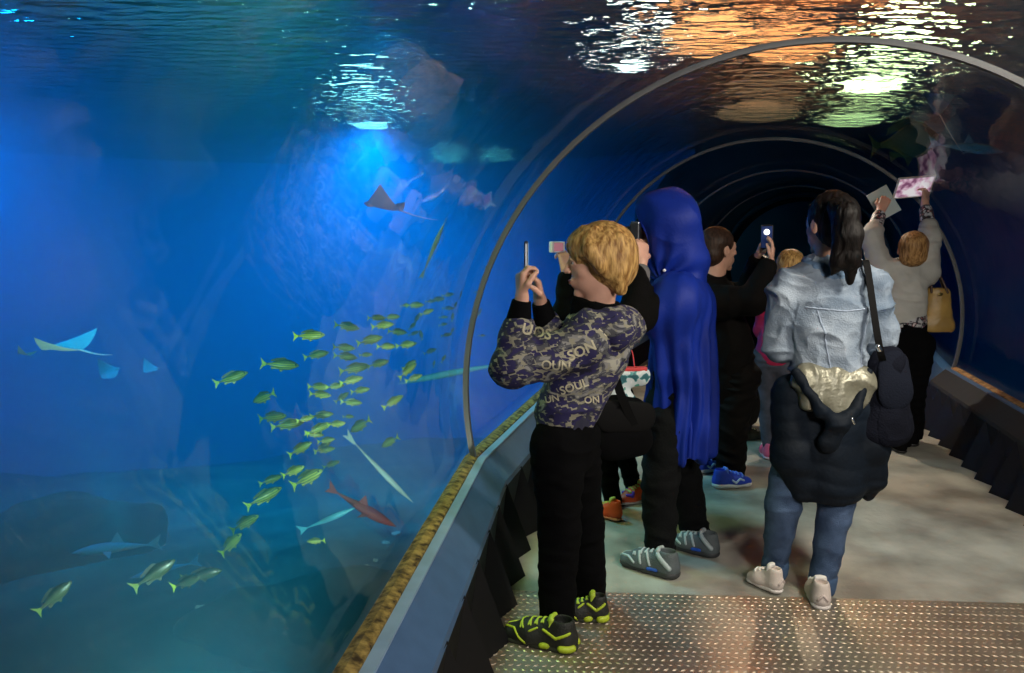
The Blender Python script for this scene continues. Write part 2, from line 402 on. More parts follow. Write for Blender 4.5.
# --- water: volume around the tunnel, rippled surface on top
WZ = 2.95; BX = (-15, 17, -7, 27); BZ = -3.4
V, Fc = [], []
box(V, Fc, ((BX[0] + BX[1]) / 2, (BX[2] + BX[3]) / 2, (WZ + BZ) / 2), ((BX[1] - BX[0]) / 2, (BX[3] - BX[2]) / 2, (WZ - BZ) / 2))
hole = [(1.7, .35)] + [(s, z) for s, z in arc(R_T + .06, 40) if True] + [(-1.7, .35), (-1.95, .2), (-1.95, -.25), (1.95, -.25), (1.95, .2)]
sts = [ST[0]] + ST[1:]; n0 = len(V); n = len(hole)
for st in sts:
    for s, z in hole: V.append(stn(st, s, z))
for i in range(len(sts) - 1):
    for j in range(n):
        a = n0 + i * n + j; b = n0 + i * n + (j + 1) % n; Fc.append((a, a + n, b + n, b)[::-1])
Fc.append(tuple(n0 + j for j in range(n))[::-1]); Fc.append(tuple(n0 + (len(sts) - 1) * n + j for j in range(n)))
o = pymesh('water', V, Fc, water_volume_mat()); tag(o, kind='stuff')
bm = bmesh.new(); bm.from_mesh(o.data)
bm.faces.ensure_lookup_table()
# outer box outwards, hole towards the tunnel air
bm.normal_update()
ctr = Vector((1, 10, .5))
for f in bm.faces:
    isbox = all(v.index < 8 for v in f.verts)
    if isbox:
        if f.normal.dot(f.calc_center_median() - ctr) < 0: f.normal_flip()
hf = [f for f in bm.faces if not all(v.index < 8 for v in f.verts)]
bmesh.ops.recalc_face_normals(bm, faces=hf)
for f in hf: f.normal_flip()
bm.to_mesh(o.data); bm.free()
xs = np.linspace(BX[0], BX[1], 2)
tag(pymesh('water_surface', [(BX[0], BX[2], WZ + .01), (BX[1], BX[2], WZ + .01), (BX[1], BX[3], WZ + .01), (BX[0], BX[3], WZ + .01)], [(0, 3, 2, 1)], water_surface_mat()), kind='stuff')

# --- tank walls, seabed, rock
tankm = mat('tank_wall_paint', (.03, .24, .50), .8, var=.10, vscale=.35)
def wall_loop(nm, pts):
    V = []; n = len(pts)
    for z in (BZ, 2.97): V += [(x, y, z) for x, y in pts]
    tag(pymesh(nm, V, [(i, i + 1, n + i + 1, n + i) for i in range(n - 1)], tankm, smooth=True), kind='structure')
wall_loop('wall_left_tank', [(-3.2 - 9.3 * math.sin(a), 5.5 + 10.5 * math.cos(a)) for a in np.linspace(-.75, math.pi, 40)])
wall_loop('wall_right_tank', [(6.5 + 6.5 * math.sin(a), 8 + 9.5 * math.cos(a)) for a in np.linspace(-.25, 2.9, 40)])
sea_m = mat('seabed_sand', (.03, .045, .035), .9, var=.5, vscale=1.3, bump=.5, bscale=9, col2=(.09, .11, .07))
nx, ny = 90, 90; X = np.linspace(-12, 13.5, nx); Y = np.linspace(-5, 24, ny)
pts = np.array([(x, y, 0) for y in Y for x in X], float)
zz = -1.15 + .28 * vnoise(pts * .35, 3) + .10 * vnoise(pts * 1.3, 4) + .04 * vnoise(pts * 3, 5) - .35 * np.clip((-pts[:, 0] - 2) / 5, 0, 1) - .17 * np.clip(pts[:, 1] - 5, 0, 11)
pts[:, 2] = zz
Fc = [(j * nx + i, j * nx + i + 1, (j + 1) * nx + i + 1, (j + 1) * nx + i) for j in range(ny - 1) for i in range(nx - 1)]
tag(pymesh('seabed', pts, Fc, sea_m, smooth=True), kind='structure')
rock_m = mat('dark_rock', (.012, .018, .018), .95, var=.5, vscale=2, bump=1, bscale=7, col2=(.035, .045, .035))
def rock(c, r, seed, label, name='rock', m=None, h=.06, group=None):
    S = Shape(); rnd = random.Random(seed); c = np.array(c, float); r = np.array(r, float)
    S.ball(c, r, k=.1)
    for i in range(7):
        d = norm([rnd.uniform(-1, 1), rnd.uniform(-1, 1), rnd.uniform(-.3, 1)]); S.ball(c + d * r * .7, r * rnd.uniform(.3, .5), k=.15)
    def dp(V, N): return .10 * vnoise(V * 1.7, seed) * min(1, r.min()) + .05 * vnoise(V * 4.5, seed + 1)
    o = implicit(name, S, m or rock_m, None, h, base=(c[0], c[1], c[2] - r[2]), disp=dp)
    return tag(o, label, 'rock', group)
rock(P(60, 530, 7.5) - np.array([0, 0, .25]), (1.0, .8, .55), 11, 'low dark greenish rock mound on the seabed at the lower left')
rock(P(330, 560, 5.0) - np.array([0, 0, .55]), (1.0, .55, .35), 12, 'broad flat rock standing in for dark arcs reflected in the glass, beside the yellow fish', h=.05)  # rock shape put in place of dark arcs reflected in the glass
# craggy cliff the tunnel runs into
V, Fc = [], []; nr_, na = 26, 90; st = ST[4]; dd_ = np.array([math.sin(st[2]), math.cos(st[2]), 0])
for i in range(nr_):
    for j in range(na):
        a = 2 * math.pi * j / na; u = i / (nr_ - 1); R = R_T + .08 + 2.1 * u * (1 + .5 * max(0, math.cos(a)))
        p_ = stn(st, R * math.cos(a), CZ + R * math.sin(a) * 1.0); nn = vnoise(np.array([p_ * 1.3]), 21)[0] * .35 + vnoise(np.array([p_ * 3.5]), 22)[0] * .15
        V.append(p_ + dd_ * (-.9 + 3.2 * u ** 1.6 + nn * min(1, i / 3)))
for i in range(nr_ - 1):
    for j in range(na): a = i * na + j; b = i * na + (j + 1) % na; Fc.append((a, b, b + na, a + na))
for j in range(na): V.append(stn(ST[5], (R_T + .08) * math.cos(2 * math.pi * j / na), CZ + (R_T + .08) * math.sin(2 * math.pi * j / na)))
n0 = nr_ * na
for j in range(na): Fc.append((n0 + j, n0 + (j + 1) % na, (j + 1) % na, j))
tag(pymesh('wall_rock_face', V, Fc, rock_m, smooth=True), kind='structure')

# --- above the water: hall ceiling and warm lamps
tag(pymesh('ceiling_hall', [(-15, -7, 6.2), (17, -7, 6.2), (17, 27, 6.2), (-15, 27, 6.2)], [(0, 3, 2, 1)], mat('hall_ceiling', (.40, .16, .07), .8, var=.5, vscale=.6, col2=(.60, .26, .12))), kind='structure')
def flood(loc, aim, col, stren, label, r=.35):
    t = empty('hall_floodlight', loc, label, 'lamp', None); l = np.array(loc, float)
    d = norm(np.array(aim, float) - l); s = norm(np.cross(d, (0, 0, 1))); u = np.cross(s, d)
    def disc(c, R, R2, dz, n=28):
        V = [c + (s * math.cos(a) + u * math.sin(a)) * R for a in np.linspace(0, 2 * math.pi, n, endpoint=False)]
        V += [c + d * dz + (s * math.cos(a) + u * math.sin(a)) * R2 for a in np.linspace(0, 2 * math.pi, n, endpoint=False)]
        return V, [(i, (i + 1) % n, n + (i + 1) % n, n + i) for i in range(n)] + [tuple(range(n))[::-1]]
    V, Fc = disc(l - d * .25, r * .5, r, .27); pymesh('lamp_housing', V, Fc, mat('housing', (.03, .03, .03), .5), t)
    V, Fc = disc(l, r * .95, r * .95, .01); Fc.append(tuple(range(28, 56))); pymesh('lamp_lens', V, Fc, mat('lens' + label[:12], col, .5, emit=col, estr=stren), t)
FL = [(1.30, 8.4, 4.3, (1, .85, .7), 32, 'round white floodlight over the water, leftmost of the warm lamps', .2), (1.95, 7.6, 4.5, (1, .40, .14), 5, 'orange floodlight over the water beside the white one', .5),
      (2.85, 7.9, 4.6, (1, .36, .12), 4.5, 'deeper orange floodlight over the tunnel crown', .5), (4.3, 9.2, 4.35, (1, .9, .42), 34, 'round yellow floodlight over the water, rightmost of the warm lamps', .36),
      (4.95, 11.2, 4.0, (1, .9, .35), 7, 'dimmer yellow floodlight over the water, behind the bright yellow one', .45),  # extra lamp, added to lengthen the yellow glitter on the ripples
      (3.4, 10.6, 4.0, (1, .42, .18), 1.6, 'dim brownish floodlight over the water in front of the cliff', .6),  # extra lamp, added to carry a brown glow further along the ripples
      (-2.2, 12.0, 4.2, (.6, 1, .8), 22, 'pale green floodlight over the open water, nearest of the green lamps', .28), (-1.45, 18.0, 3.75, (.55, 1, .7), 14, 'small pale green floodlight far over the water, left one of two', .3),
      (-.35, 18.5, 3.75, (.7, 1, .6), 16, 'small pale green floodlight far over the water, right one of two', .3)]
for x, y, z, c_, e_, lb, r_ in FL:
    flood((x, y, z), (x * .9, y - 4, 2.9), c_, e_, lb, r_)
    V, Fc = [], []; box(V, Fc, (x, y + .16, (z + 6.2) / 2 + .09), (.015, .015, (6.2 - z) / 2 - .09)); t_ = [o_ for o_ in COL.objects if o_.name.startswith('hall_floodlight') and abs(o_.location.x - x) < 1e-4][0]; pymesh('mount_rod', V, Fc, MATS['housing'], t_)
lamp('ceiling_wash', 'SPOT', (2.2, 7.0, 3.6), 3200, (1, .42, .20), (2.6, 9.0, 6.2), .3, spot=95, blend=1)
lamp('ceiling_wash', 'SPOT', (-4.0, 7.5, 3.6), 1300, (.04, .35, 1), (-4.6, 10.5, 6.2), .3, spot=140, blend=1)  # added blue wash on the unseen ceiling, tints the water surface

# ================================================================== PEOPLE
def rot(v, ax, a):
    return np.array(Matrix.Rotation(a, 3, Vector(ax)) @ Vector(v))
def add_head(S, c, f, u, s, neck, nr=.05):
    f = norm(f); u = norm(np.array(u, float) - f * np.dot(u, f)); r = np.cross(f, u); A = (r, f, u)
    q = lambda a, b, d: c + (r * a + f * b + u * d) * s
    S.cone(q(0, -.02, -.05), neck, nr * s, nr * s * 1.12, k=.02)
    S.ball(q(0, -.012, .025), (.074 * s, .092 * s, .086 * s), A, k=.02)
    S.ball(q(0, .030, -.006), (.056 * s, .058 * s, .070 * s), A, k=.015)
    S.ball(q(0, .022, -.055), (.048 * s, .060 * s, .054 * s), A, k=.02)
    S.ball(q(0, .066, -.098), .016 * s, k=.015)
    S.ball(q(0, .072, -.060), (.024 * s, .016 * s, .020 * s), A, k=.012)
    S.cone(q(-.028, .078, .030), q(.028, .078, .030), .009 * s, k=.01)
    for e in (-1, 1): S.ball(q(.040 * e, .048, -.026), .015 * s, k=.015)
    for e in (-1, 1): S.ball(q(.034 * e, .090, .008), (.017 * s, .014 * s, .012 * s), A, k=.008, sub=True)
    for e in (-1, 1):
        S.chain([q(.018 * e, .079, .010), q(.031 * e, .084, .0165), q(.045 * e, .071, .010)], [.0035 * s, .0045 * s, .0035 * s], k=.004)
        S.chain([q(.018 * e, .079, .004), q(.031 * e, .081, -.0035), q(.045 * e, .070, .003)], [.003 * s, .0035 * s, .003 * s], k=.004)
    S.cone(q(0, .082, .020), q(0, .103, -.020), .0085 * s, .0105 * s, k=.008)
    for e in (-1, 1): S.ball(q(.009 * e, .094, -.024), .0065 * s, k=.005)
    for e in (-1, 1):
        S.ball(q(.076 * e, -.008, -.004), (.010 * s, .019 * s, .030 * s), A, k=.006)
        S.ball(q(.086 * e, -.004, 0), (.006 * s, .010 * s, .017 * s), A, k=.004, sub=True)
    S.cone(q(-.014, .086, -.052), q(.014, .086, -.052), .005 * s, k=.008)
    S.cone(q(-.012, .084, -.065), q(.012, .084, -.065), .005 * s, k=.008)
    return q, A
def head_parts(t, q, A, s, lips=True):
    white = mat('eye_white', (.55, .52, .5), .3); iris = mat('iris', (.03, .02, .015), .2)
    for e in (-1, 1):
        S = Shape(); S.ball(q(.031 * e, .0705, .006), .0118 * s, k=.002); o = implicit('eye', S, white, t, .0022)
        S = Shape(); S.ball(q(.0315 * e, .0808, .006), (.0052 * s, .0025 * s, .0052 * s), A, k=.001); implicit('iris', S, iris, o, .0016)
        S = Shape(); S.cone(q(.018 * e, .0865, .030), q(.044 * e, .0775, .033), .0032 * s, .0025 * s, k=.002); implicit('eyebrow', S, mat('brow_hair', (.08, .05, .03), .8), t, .002)
    if lips:
        S = Shape(); S.chain([q(-.020, .082, -.056), q(0, .0925, -.053), q(.020, .082, -.056)], [.0025 * s, .004 * s, .0025 * s], k=.003)
        S.chain([q(-.018, .079, -.059), q(0, .0915, -.062), q(.018, .079, -.059)], [.0025 * s, .0045 * s, .0025 * s], k=.003)
        implicit('lips', S, mat('lips', (.42, .15, .13), .4), t, .0022)
def add_hand(S, w, d, n, side, s=1., curl=(.5, .5, .55, .6), thumb=.4, spread=.06):
    """w wrist, d wrist to knuckles, n the way the palm faces, side +1/-1 picks the thumb side"""
    d = norm(d); n = norm(np.array(n, float) - d * np.dot(n, d)); l = np.cross(d, n) * side; w = np.array(w, float)
    S.cone(w - d * .03 * s, w + d * .01 * s, .026 * s, .026 * s, n=n, q=.78, k=.01)
    for o_ in (-.024, -.008, .008, .024): S.cone(w + d * .012 * s + l * o_ * .7 * s, w + d * .080 * s + l * o_ * 1.08 * s, .0155 * s, .0125 * s, k=.010)
    for i, (o_, L) in enumerate(zip((.029, .010, -.009, -.027), (.068, .076, .070, .055))):
        p = w + d * (.084 - .004 * abs(i - 1)) * s + l * o_ * s; dd = norm(d + l * spread * (1.5 - i)); a = 0; R = [.0088, .0080, .0074, .0062]
        pts = [p]
        for j, fr in enumerate((.45, .31, .24)):
            a += curl[i] * (1, 1.15, .8)[j]; ax = np.cross(dd, n); pts.append(pts[-1] + rot(dd, ax, a) * L * fr * s)
        S.chain(pts, [x * s for x in R], k=.0035)
    p = w + d * .022 * s + l * .022 * s; t1 = norm(d * .62 + l * .72 + n * .25)
    p1 = p + t1 * .036 * s; t2 = norm(d * .85 + l * (.5 - thumb) + n * (.1 + thumb)); p2 = p1 + t2 * .03 * s; p3 = p2 + norm(t2 + n * thumb * .4) * .024 * s
    S.chain([p, p1, p2, p3], [.0135 * s, .0108 * s, .0096 * s, .0078 * s], k=.006)
def skin(): return mat('skin', (.66, .36, .26), .5, var=.08, vscale=18, bump=.04, bscale=300)
def shoe(t, heel, toe, upper, sole, lace, name='sneaker', accents=(), W=.30, high=.0, h=.004, pitch=0., label=None, thick=1.):
    """heel and toe are floor points"""
    heel = np.array(heel, float); toe = np.array(toe, float); L = np.linalg.norm(toe - heel); d = norm(toe - heel); z = np.array([0, 0, 1.])
    if abs(d[2]) > .01: z = norm(z - d * d[2])
    l = np.cross(z, d); w_ = L * W * .5
    q = lambda a, b, c: heel + d * a * L + l * b * L + z * c
    S = Shape()
    S.cone(q(.17, 0, .050), q(.16, 0, .095 + high), w_ * .86, w_ * .80, n=l, q=.86, k=.02)
    S.cone(q(.16, 0, .04), q(.62, 0, .04), w_ * .92, w_ * .95, n=l, q=.92, k=.03)
    S.cone(q(.60, .01, .036), q(.84, .01, .030), w_ * 1.0, w_ * .78, n=z, q=.82, k=.03)
    S.cone(q(.22, 0, .085), q(.62, 0, .055), w_ * .62, w_ * .5, k=.03)
    S.half(q(0, 0, .018 * thick), -z)
    S.cone(q(.18, 0, .10 + high), q(.17, 0, .16 + high), w_ * .60, w_ * .66, n=l, q=.85, k=.008, sub=True)
    o = implicit(name, S, upper, t, h, keep='shoe')
    bvh = BVHTree.FromPolygons([tuple(v) for v in CACHE['shoe'][0]], [tuple(x) for x in CACHE['shoe'][1]])
    def snap(p, off=.001):
        r_ = bvh.find_nearest(Vector(p)); return np.array(r_[0]) + norm(np.array(p) - q(.45, 0, .03)) * off
    S = Shape()
    S.cone(q(.15, 0, .015 * thick), q(.50, .0, .013 * thick), w_ * .98, w_ * .90, n=z, q=.42 * thick, k=.01)
    S.cone(q(.50, 0, .013 * thick), q(.82, .01, .014 * thick), w_ * .92, w_ * .88, n=z, q=.40 * thick, k=.01)
    S.half(q(0, 0, .0), -z); S.half(q(0, 0, .026 * thick), z)
    implicit('sole', S, sole, o, h)
    if lace:
        S = Shape()
        for i in range(5):
            a = .34 + i * .075; zz = .103 - .058 * (i / 4) ** .9
            for sg in (-1, 1): S.chain([snap(q(a + .03 * j / 4, sg * .07 * (j - 2) / 2, zz + .012), .002) for j in range(5)], [.0036] * 5, k=.001)
        for sg in (-1, 1): S.chain([snap(q(.33, sg * .02, .12), .004), snap(q(.31, sg * .07, .11), .006), snap(q(.32, sg * .10, .09), .003)], [.003] * 3)
        implicit('laces', S, lace, o, .0025)
    for m_, pts, r_ in accents:
        for sg in (-1, 1):
            pp = [np.array(p_) for p_ in pts]; dens = [pp[i] * (1 - j / 4) + pp[i + 1] * j / 4 for i in range(len(pp) - 1) for j in range(4)] + [pp[-1]]
            S = Shape(); S.chain([snap(q(a, sg * b * 1.3, c), -.0005) for a, b, c in dens], [r_] * len(dens), k=.002)
            implicit('trim_band', S, m_, o, .003)
    return o
def limb(S, pts, rs, **kw): return S.chain(pts, rs, **kw)
def pant(t, hipL, kneeL, ankL, hipR, kneeR, ankR, rs, m, f, seed=1, h=.007, name='trousers', waist=None, wr=.13, q=.8, amp=.007, cut=True):
    S = Shape(); hc = (np.array(hipL) + hipR) / 2; wp = hc + np.array([0, 0, .12]) if waist is None else waist
    S.cone(hc - np.array([0, 0, .02]), wp, wr * 1.03, wr, n=f, q=q, k=.03)
    for a, b, c in ((hipL, kneeL, ankL), (hipR, kneeR, ankR)):
        S.chain([a, b, c], rs, k=.02)
        if cut: S.half_at = None
    dp = folds(amp, (7, 7, 16), seed)
    z0 = min(ankL[2], ankR[2])
    return implicit(name, S, m, t, h, disp=dp)
def base_of(*p):
    a = np.mean(np.array(p), axis=0); return (float(a[0]), float(a[1]), 0.)

# ---------------------------------------------------------------- the boy with the patterned hoodie
def hoodie_mat():
    m, nt, N, L, b = nodes('patterned_hoodie'); b.inputs['Roughness'].default_value = .85
    tc = N.new('ShaderNodeTexCoord'); mp = N.new('ShaderNodeMapping'); mp.inputs['Rotation'].default_value = (.1, -.5, .3); mp.inputs['Scale'].default_value = (13, 13, 22)
    L.new(tc.outputs['Object'], mp.inputs[0])
    n = N.new('ShaderNodeTexNoise'); n.inputs['Scale'].default_value = 1.0; n.inputs['Detail'].default_value = 3; n.inputs['Distortion'].default_value = .8; L.new(mp.outputs[0], n.inputs[0])
    r = ramp(N, [(0, (.008, .008, .03)), (.36, (.018, .014, .075)), (.50, (.03, .03, .05)), (.55, (.09, .09, .10)), (.61, (.26, .25, .24)), (.69, (.42, .40, .33))]); r.color_ramp.interpolation = 'CONSTANT'
    L.new(n.outputs[0], r.inputs[0])
    v = N.new('ShaderNodeTexVoronoi'); v.inputs['Scale'].default_value = 3.2; v.distance = 'MANHATTAN'; L.new(mp.outputs[0], v.inputs[0])
    r2 = ramp(N, [(0, (0, 0, 0)), (1.04, (0, 0, 0)), (1.06, (1, 1, 1))]); L.new(v.outputs['Distance'], r2.inputs[0])
    mx = N.new('ShaderNodeMix'); mx.data_type = 'RGBA'; L.new(r2.outputs[0], mx.inputs[0]); L.new(r.outputs[0], mx.inputs[6]); mx.inputs[7].default_value = (.28, .26, .19, 1)
    L.new(mx.outputs[2], b.inputs['Base Color'])
    n2 = N.new('ShaderNodeTexNoise'); n2.inputs['Scale'].default_value = 260; L.new(tc.outputs['Object'], n2.inputs[0])
    bp = N.new('ShaderNodeBump'); bp.inputs['Strength'].default_value = .25; bp.inputs['Distance'].default_value = .004; L.new(n2.outputs[0], bp.inputs['Height']); L.new(bp.outputs[0], b.inputs['Normal'])
    return m
def hairmat(name, c1, c2, stretch=(26, 26, 5), rough=.45):
    return mat(name, c1, rough, col2=c2, vscale=3.2, bump=.4, bscale=7, stretch=stretch, spec=.2)
def hairdisp(seed, amp=.008, st=(34, 34, 9)):
    st = np.array(st, float)
    def f(V, N):
        wv = V + .02 * np.stack([vnoise(V * 14, seed + 3), vnoise(V * 14, seed + 5), vnoise(V * 14, seed + 7)], 1)
        return amp * (.6 * vnoise(wv * st, seed) + .4 * vnoise(wv * st * 2.2, seed + 1) + .9 * vnoise(wv * 13, seed + 2))
    return f
def text_on(t, parent, txt, p, dir_, up, size, m, target, rotz=0):
    """lettering laid onto the cloth: each vertex is dropped onto the garment's surface"""
    cu = bpy.data.curves.new('lettering', 'FONT'); cu.body = txt; cu.size = size; cu.align_x = 'CENTER'; cu.align_y = 'CENTER'; cu.offset = size * .02; cu.resolution_u = 3
    tmp = bpy.data.objects.new('lettering_tmp', cu); COL.objects.link(tmp); dg = bpy.context.evaluated_depsgraph_get()
    me = bpy.data.meshes.new_from_object(tmp.evaluated_get(dg)); bpy.data.objects.remove(tmp); bpy.data.curves.remove(cu)
    bm = bmesh.new(); bm.from_mesh(me); bmesh.ops.triangulate(bm, faces=bm.faces)
    for _ in range(2): bmesh.ops.subdivide_edges(bm, edges=[e for e in bm.edges if e.calc_length() > size * .12], cuts=1)
    bmesh.ops.triangulate(bm, faces=bm.faces)
    d = norm(dir_); u = norm(np.array(up, float) - d * np.dot(up, d)); x = np.cross(d, u)
    V, Q = CACHE[target]; bvh = BVHTree.FromPolygons([tuple(v) for v in V], [tuple(q) for q in Q])
    ca, sa = math.cos(rotz), math.sin(rotz); bad = []
    b = np.array(world_base(parent))
    for v in bm.verts:
        a, c = v.co.x * ca - v.co.y * sa, v.co.x * sa + v.co.y * ca
        w = np.array(p) + x * a + u * c - d * .25
        h_ = bvh.ray_cast(Vector(w), Vector(d), .6)
        if h_[0] is None: bad.append(v); continue
        v.co = Vector(np.array(h_[0]) - d * .0025 - b)
    bmesh.ops.delete(bm, geom=bad, context='VERTS'); bm.to_mesh(me); bm.free(); me.materials.clear()
    o = bpy.data.objects.new('lettering', me); COL.objects.link(o); o.parent = parent; me.materials.append(m); return o
UP = np.array([0, 0, 1.])
black_cloth = mat('black_cloth', (.0035, .0035, .004), .95, bump=.2, bscale=200, spec=.06)

def make_boy():
    Y = 2.75
    f = norm((-.86, .50, 0)); rt = np.cross(f, UP)
    hips = P(566, 428, Y); b = base_of(P(566, 428, 2.78))
    t = empty('person', b, 'blond boy in a navy patterned hoodie and black trousers, holding up a small phone', 'person')
    hipL = hips - rt * .075 - np.array([0, 0, .05]); hipR = hips + rt * .075 - np.array([0, 0, .05])
    kL = P(560, 525, 2.70); aL = P(556, 622, 2.68); kR = P(584, 525, 2.90); aR = P(590, 602, 2.92)
    hc = P(597, 263, 2.74); nb = P(596, 314, 2.76)
    shL = P(586, 342, 2.64); shR = P(578, 338, 2.90)
    elL = P(512, 366, 2.58); wrL = P(522, 298, 2.56); elR = P(556, 362, 2.84); wrR = P(540, 300, 2.74)
    handL = norm(P(520, 262, 2.58) - wrL); handR = norm(P(533, 264, 2.70) - wrR)
    S = Shape(); hf = norm((-.985, .14, -.06)); q, A = add_head(S, hc, hf, UP, 1.10, nb)
    S.cone(hips, P(592, 345, 2.76), .10, .10, n=f, q=.75); S.cone(shL, shR, .05)
    S.chain([shL, elL, wrL], [.045, .036, .024]); S.chain([shR, elR, wrR], [.045, .036, .024])
    S.chain([hipL, kL, aL], [.08, .055, .036]); S.chain([hipR, kR, aR], [.08, .055, .036])
    for a in (aL, aR): S.cone(a, a + np.array([-.03, .0, .06 - a[2]]), .03, .026)
    hn = norm((.45, .15, -.05))
    add_hand(S, wrL, handL, np.cross(handL, (0, -1, 0)) * -1 if False else norm((.95, .3, 0)), -1, .96, (.75, .8, .85, .9), .55, .02)
    add_hand(S, wrR, handR, norm((-.95, -.3, 0)), 1, .96, (.6, .65, .7, .8), .5, .02)
    implicit('body', S, skin(), t, .0042)
    head_parts(t, q, A, 1.10)
    # hair: thick tousled mop
    S = Shape(); s = 1.10
    S.ball(q(0, -.022, .040), (.098 * s, .112 * s, .098 * s), A, k=.02)
    S.ball(q(0, -.055, -.005), (.090 * s, .078 * s, .088 * s), A, k=.03)
    S.ball(q(0, .045, .065), (.075 * s, .055 * s, .045 * s), A, k=.03)
    for e in (-1, 1):
        S.chain([q(.083 * e, .02, .05), q(.088 * e, -.01, -.005), q(.083 * e, -.03, -.035)], [.026, .022, .014], k=.02)
        S.chain([q(.06 * e, -.07, -.03), q(.05 * e, -.075, -.085)], [.035, .022], k=.03)
    rr = random.Random(3)
    for i in range(16):
        a = rr.uniform(-2.6, 2.6); p0 = q(.06 * math.sin(a), -.01 + .06 * math.cos(a), .11); p1 = q(.098 * math.sin(a + .35), -.02 + .105 * math.cos(a + .35), rr.uniform(-.0, .05))
        S.chain([p0, (p0 + p1) / 2 + (p0 + p1 - 2 * q(0, -.01, .03)) * .06, p1], [.016, .018, .008], k=.008)
    S.ball(q(0, .125, -.040), (.090 * s, .062 * s, .085 * s), A, k=.02, sub=True)
    [S.ball(q(.100 * e, .068, -.050), (.060 * s, .074 * s, .075 * s), A, k=.015, sub=True) for e in (-1, 1)]
    implicit('hair', S, hairmat('blond_hair', (.20, .09, .025), (.66, .40, .14)), t, .004, disp=hairdisp(5, .006, (26, 26, 12)))
    # hoodie
    hm = hoodie_mat(); S = Shape()
    hem = P(566, 410, Y); ch = P(592, 350, 2.76)
    S.cone(hem, ch, .132, .150, n=f, q=.84, k=.03); S.cone(ch, P(594, 334, 2.77), .14, .11, n=f, q=.8, k=.04)
    S.cone(shL, shR, .072, k=.05)
    S.chain([shL, (shL + elL) / 2 + np.array([0, 0, -.012]), elL, elL * .45 + wrL * .55], [.078, .076, .068, .056], k=.03); S.chain([shR, elR, elR * .4 + wrR * .6], [.074, .064, .054], k=.03)
    o = implicit('hoodie', S, hm, t, .0055, disp=folds(.009, (9, 9, 12), 4), keep='boy')
    S = Shape(); S.cone(hem - np.array([0, 0, .045]), hem - np.array([0, 0, .01]), .122, .128, n=f, q=.86); implicit('hem_band', S, mat('dark_band', (.02, .02, .045), .85), o, .006, disp=folds(.003, (30, 30, 4), 6))
    # hood lying behind the neck, cuffs, inner collar
    S = Shape(); hb = nb - f * .075 + np.array([0, 0, -.045])
    S.chain([nb + f * .05 - rt * .095 + np.array([0, 0, -.055]), nb - f * .02 - rt * .115 + np.array([0, 0, -.03]), hb - rt * .05 - f * .02, hb + rt * .05 - f * .02, nb - f * .01 + rt * .10 + np.array([0, 0, -.03]), nb + f * .05 + rt * .085 + np.array([0, 0, -.06])], [.034, .050, .066, .066, .050, .032], k=.04)
    S.cone(hb - f * .01, hb - f * .035 + np.array([0, 0, -.09]), .075, .035, n=f, q=.6, k=.04)
    implicit('hood', S, hm, t, .0055, disp=folds(.006, (12, 12, 12), 8))
    S = Shape(); S.cone(nb - np.array([0, 0, .03]), nb + f * .0 + np.array([0, 0, .065]), .098, .088); S.half(nb + np.array([0, 0, .055]) - f * .0, UP + f * -.2)
    implicit('collar', S, black_cloth, t, .005, disp=folds(.003, (20, 20, 20), 9))
    for e_, w_ in ((elL, wrL), (elR, wrR)):
        S = Shape(); S.cone(e_ * .36 + w_ * .64, e_ * .06 + w_ * .94, .046, .034); S.half(w_ - (w_ - e_) * .03, w_ - e_)
        implicit('cuff', S, black_cloth, t, .004)
    pant(t, hipL, kL, aL, hipR, kR, aR, [.098, .078, .064], black_cloth, f, 3, .006, wr=.122, q=.85)
    up = mat('boy_shoe_black', (.012, .014, .012), .6, bump=.3, bscale=150); li = mat('lime', (.50, .62, .03), .5); lm = mat('lime_lace', (.45, .60, .05), .6)
    acc = [(li, [(.93, .03, .052), (.80, .075, .060), (.70, .115, .040), (.60, .125, .028)], .0045), (li, [(.40, .12, .085), (.22, .145, .062), (.03, .10, .085)], .0055), (li, [(.58, .11, .065), (.48, .10, .085)], .004), (li, [(.14, .155, .022), (.02, .07, .026)], .014), (li, [(.40, .15, .016), (.34, .155, .018)], .012)]
    shoe(t, G(576, 652), G(503, 636), up, mat('boy_sole', (.03, .035, .02), .7), lm, accents=acc, W=.36, thick=1.1)
    shoe(t, G(607, 622), G(566, 624) + np.array([-.03, .04, 0]), up, MATS['boy_sole'], lm, accents=acc, W=.36, thick=1.1)
    # lettering printed on the cloth
    lt = mat('print_cream', (.52, .47, .33), .8); view = norm((.17, .98, -.12)); P_ = lambda x, y: P(x, y, 2.5)
    for s_, x, y, r_, sz in (('UOS', 537, 332, -.22, .052), ('SON', 582, 351, .45, .050), ('U', 573, 315, -.6, .060), ('OUN', 556, 366, -.05, .044), ('88', 606, 330, -.8, .05), ('SOUL', 574, 387, .35, .042), ('ON', 592, 400, .1, .035), ('UN', 552, 399, .2, .035)):
        text_on(t, o, s_, P_(x, y), P(x, y, 2.7) - P(x, y, 2.4), UP, sz, lt, 'boy', r_)
    # the phone he holds
    c = P(526, 256, 2.62); ph = empty('phone', tuple(c), 'small black and silver phone held up in both hands by the blond boy', 'phone')
    dn = norm(P(527, 253, 2.62) - P(590, 252, 2.72)); dn = norm(dn * .9 + np.array([0, .35, 0])); l = np.cross(dn, UP); up_ = norm(UP * .97 + l * .1); l = np.cross(dn, up_)
    V, Fc = [], []; box(V, Fc, c, (.030, .007, .050), (l, dn, up_)); bevel(pymesh('phone_case', V, Fc, mat('phone_black', (.015, .015, .018), .3), ph), .004)
    V, Fc = [], []; box(V, Fc, c - dn * .0065, (.027, .001, .044), (l, dn, up_)); pymesh('screen', V, Fc, mat('screen_dim', (.2, .25, .3), .2, emit=(.35, .5, .7), estr=1.2), ph)
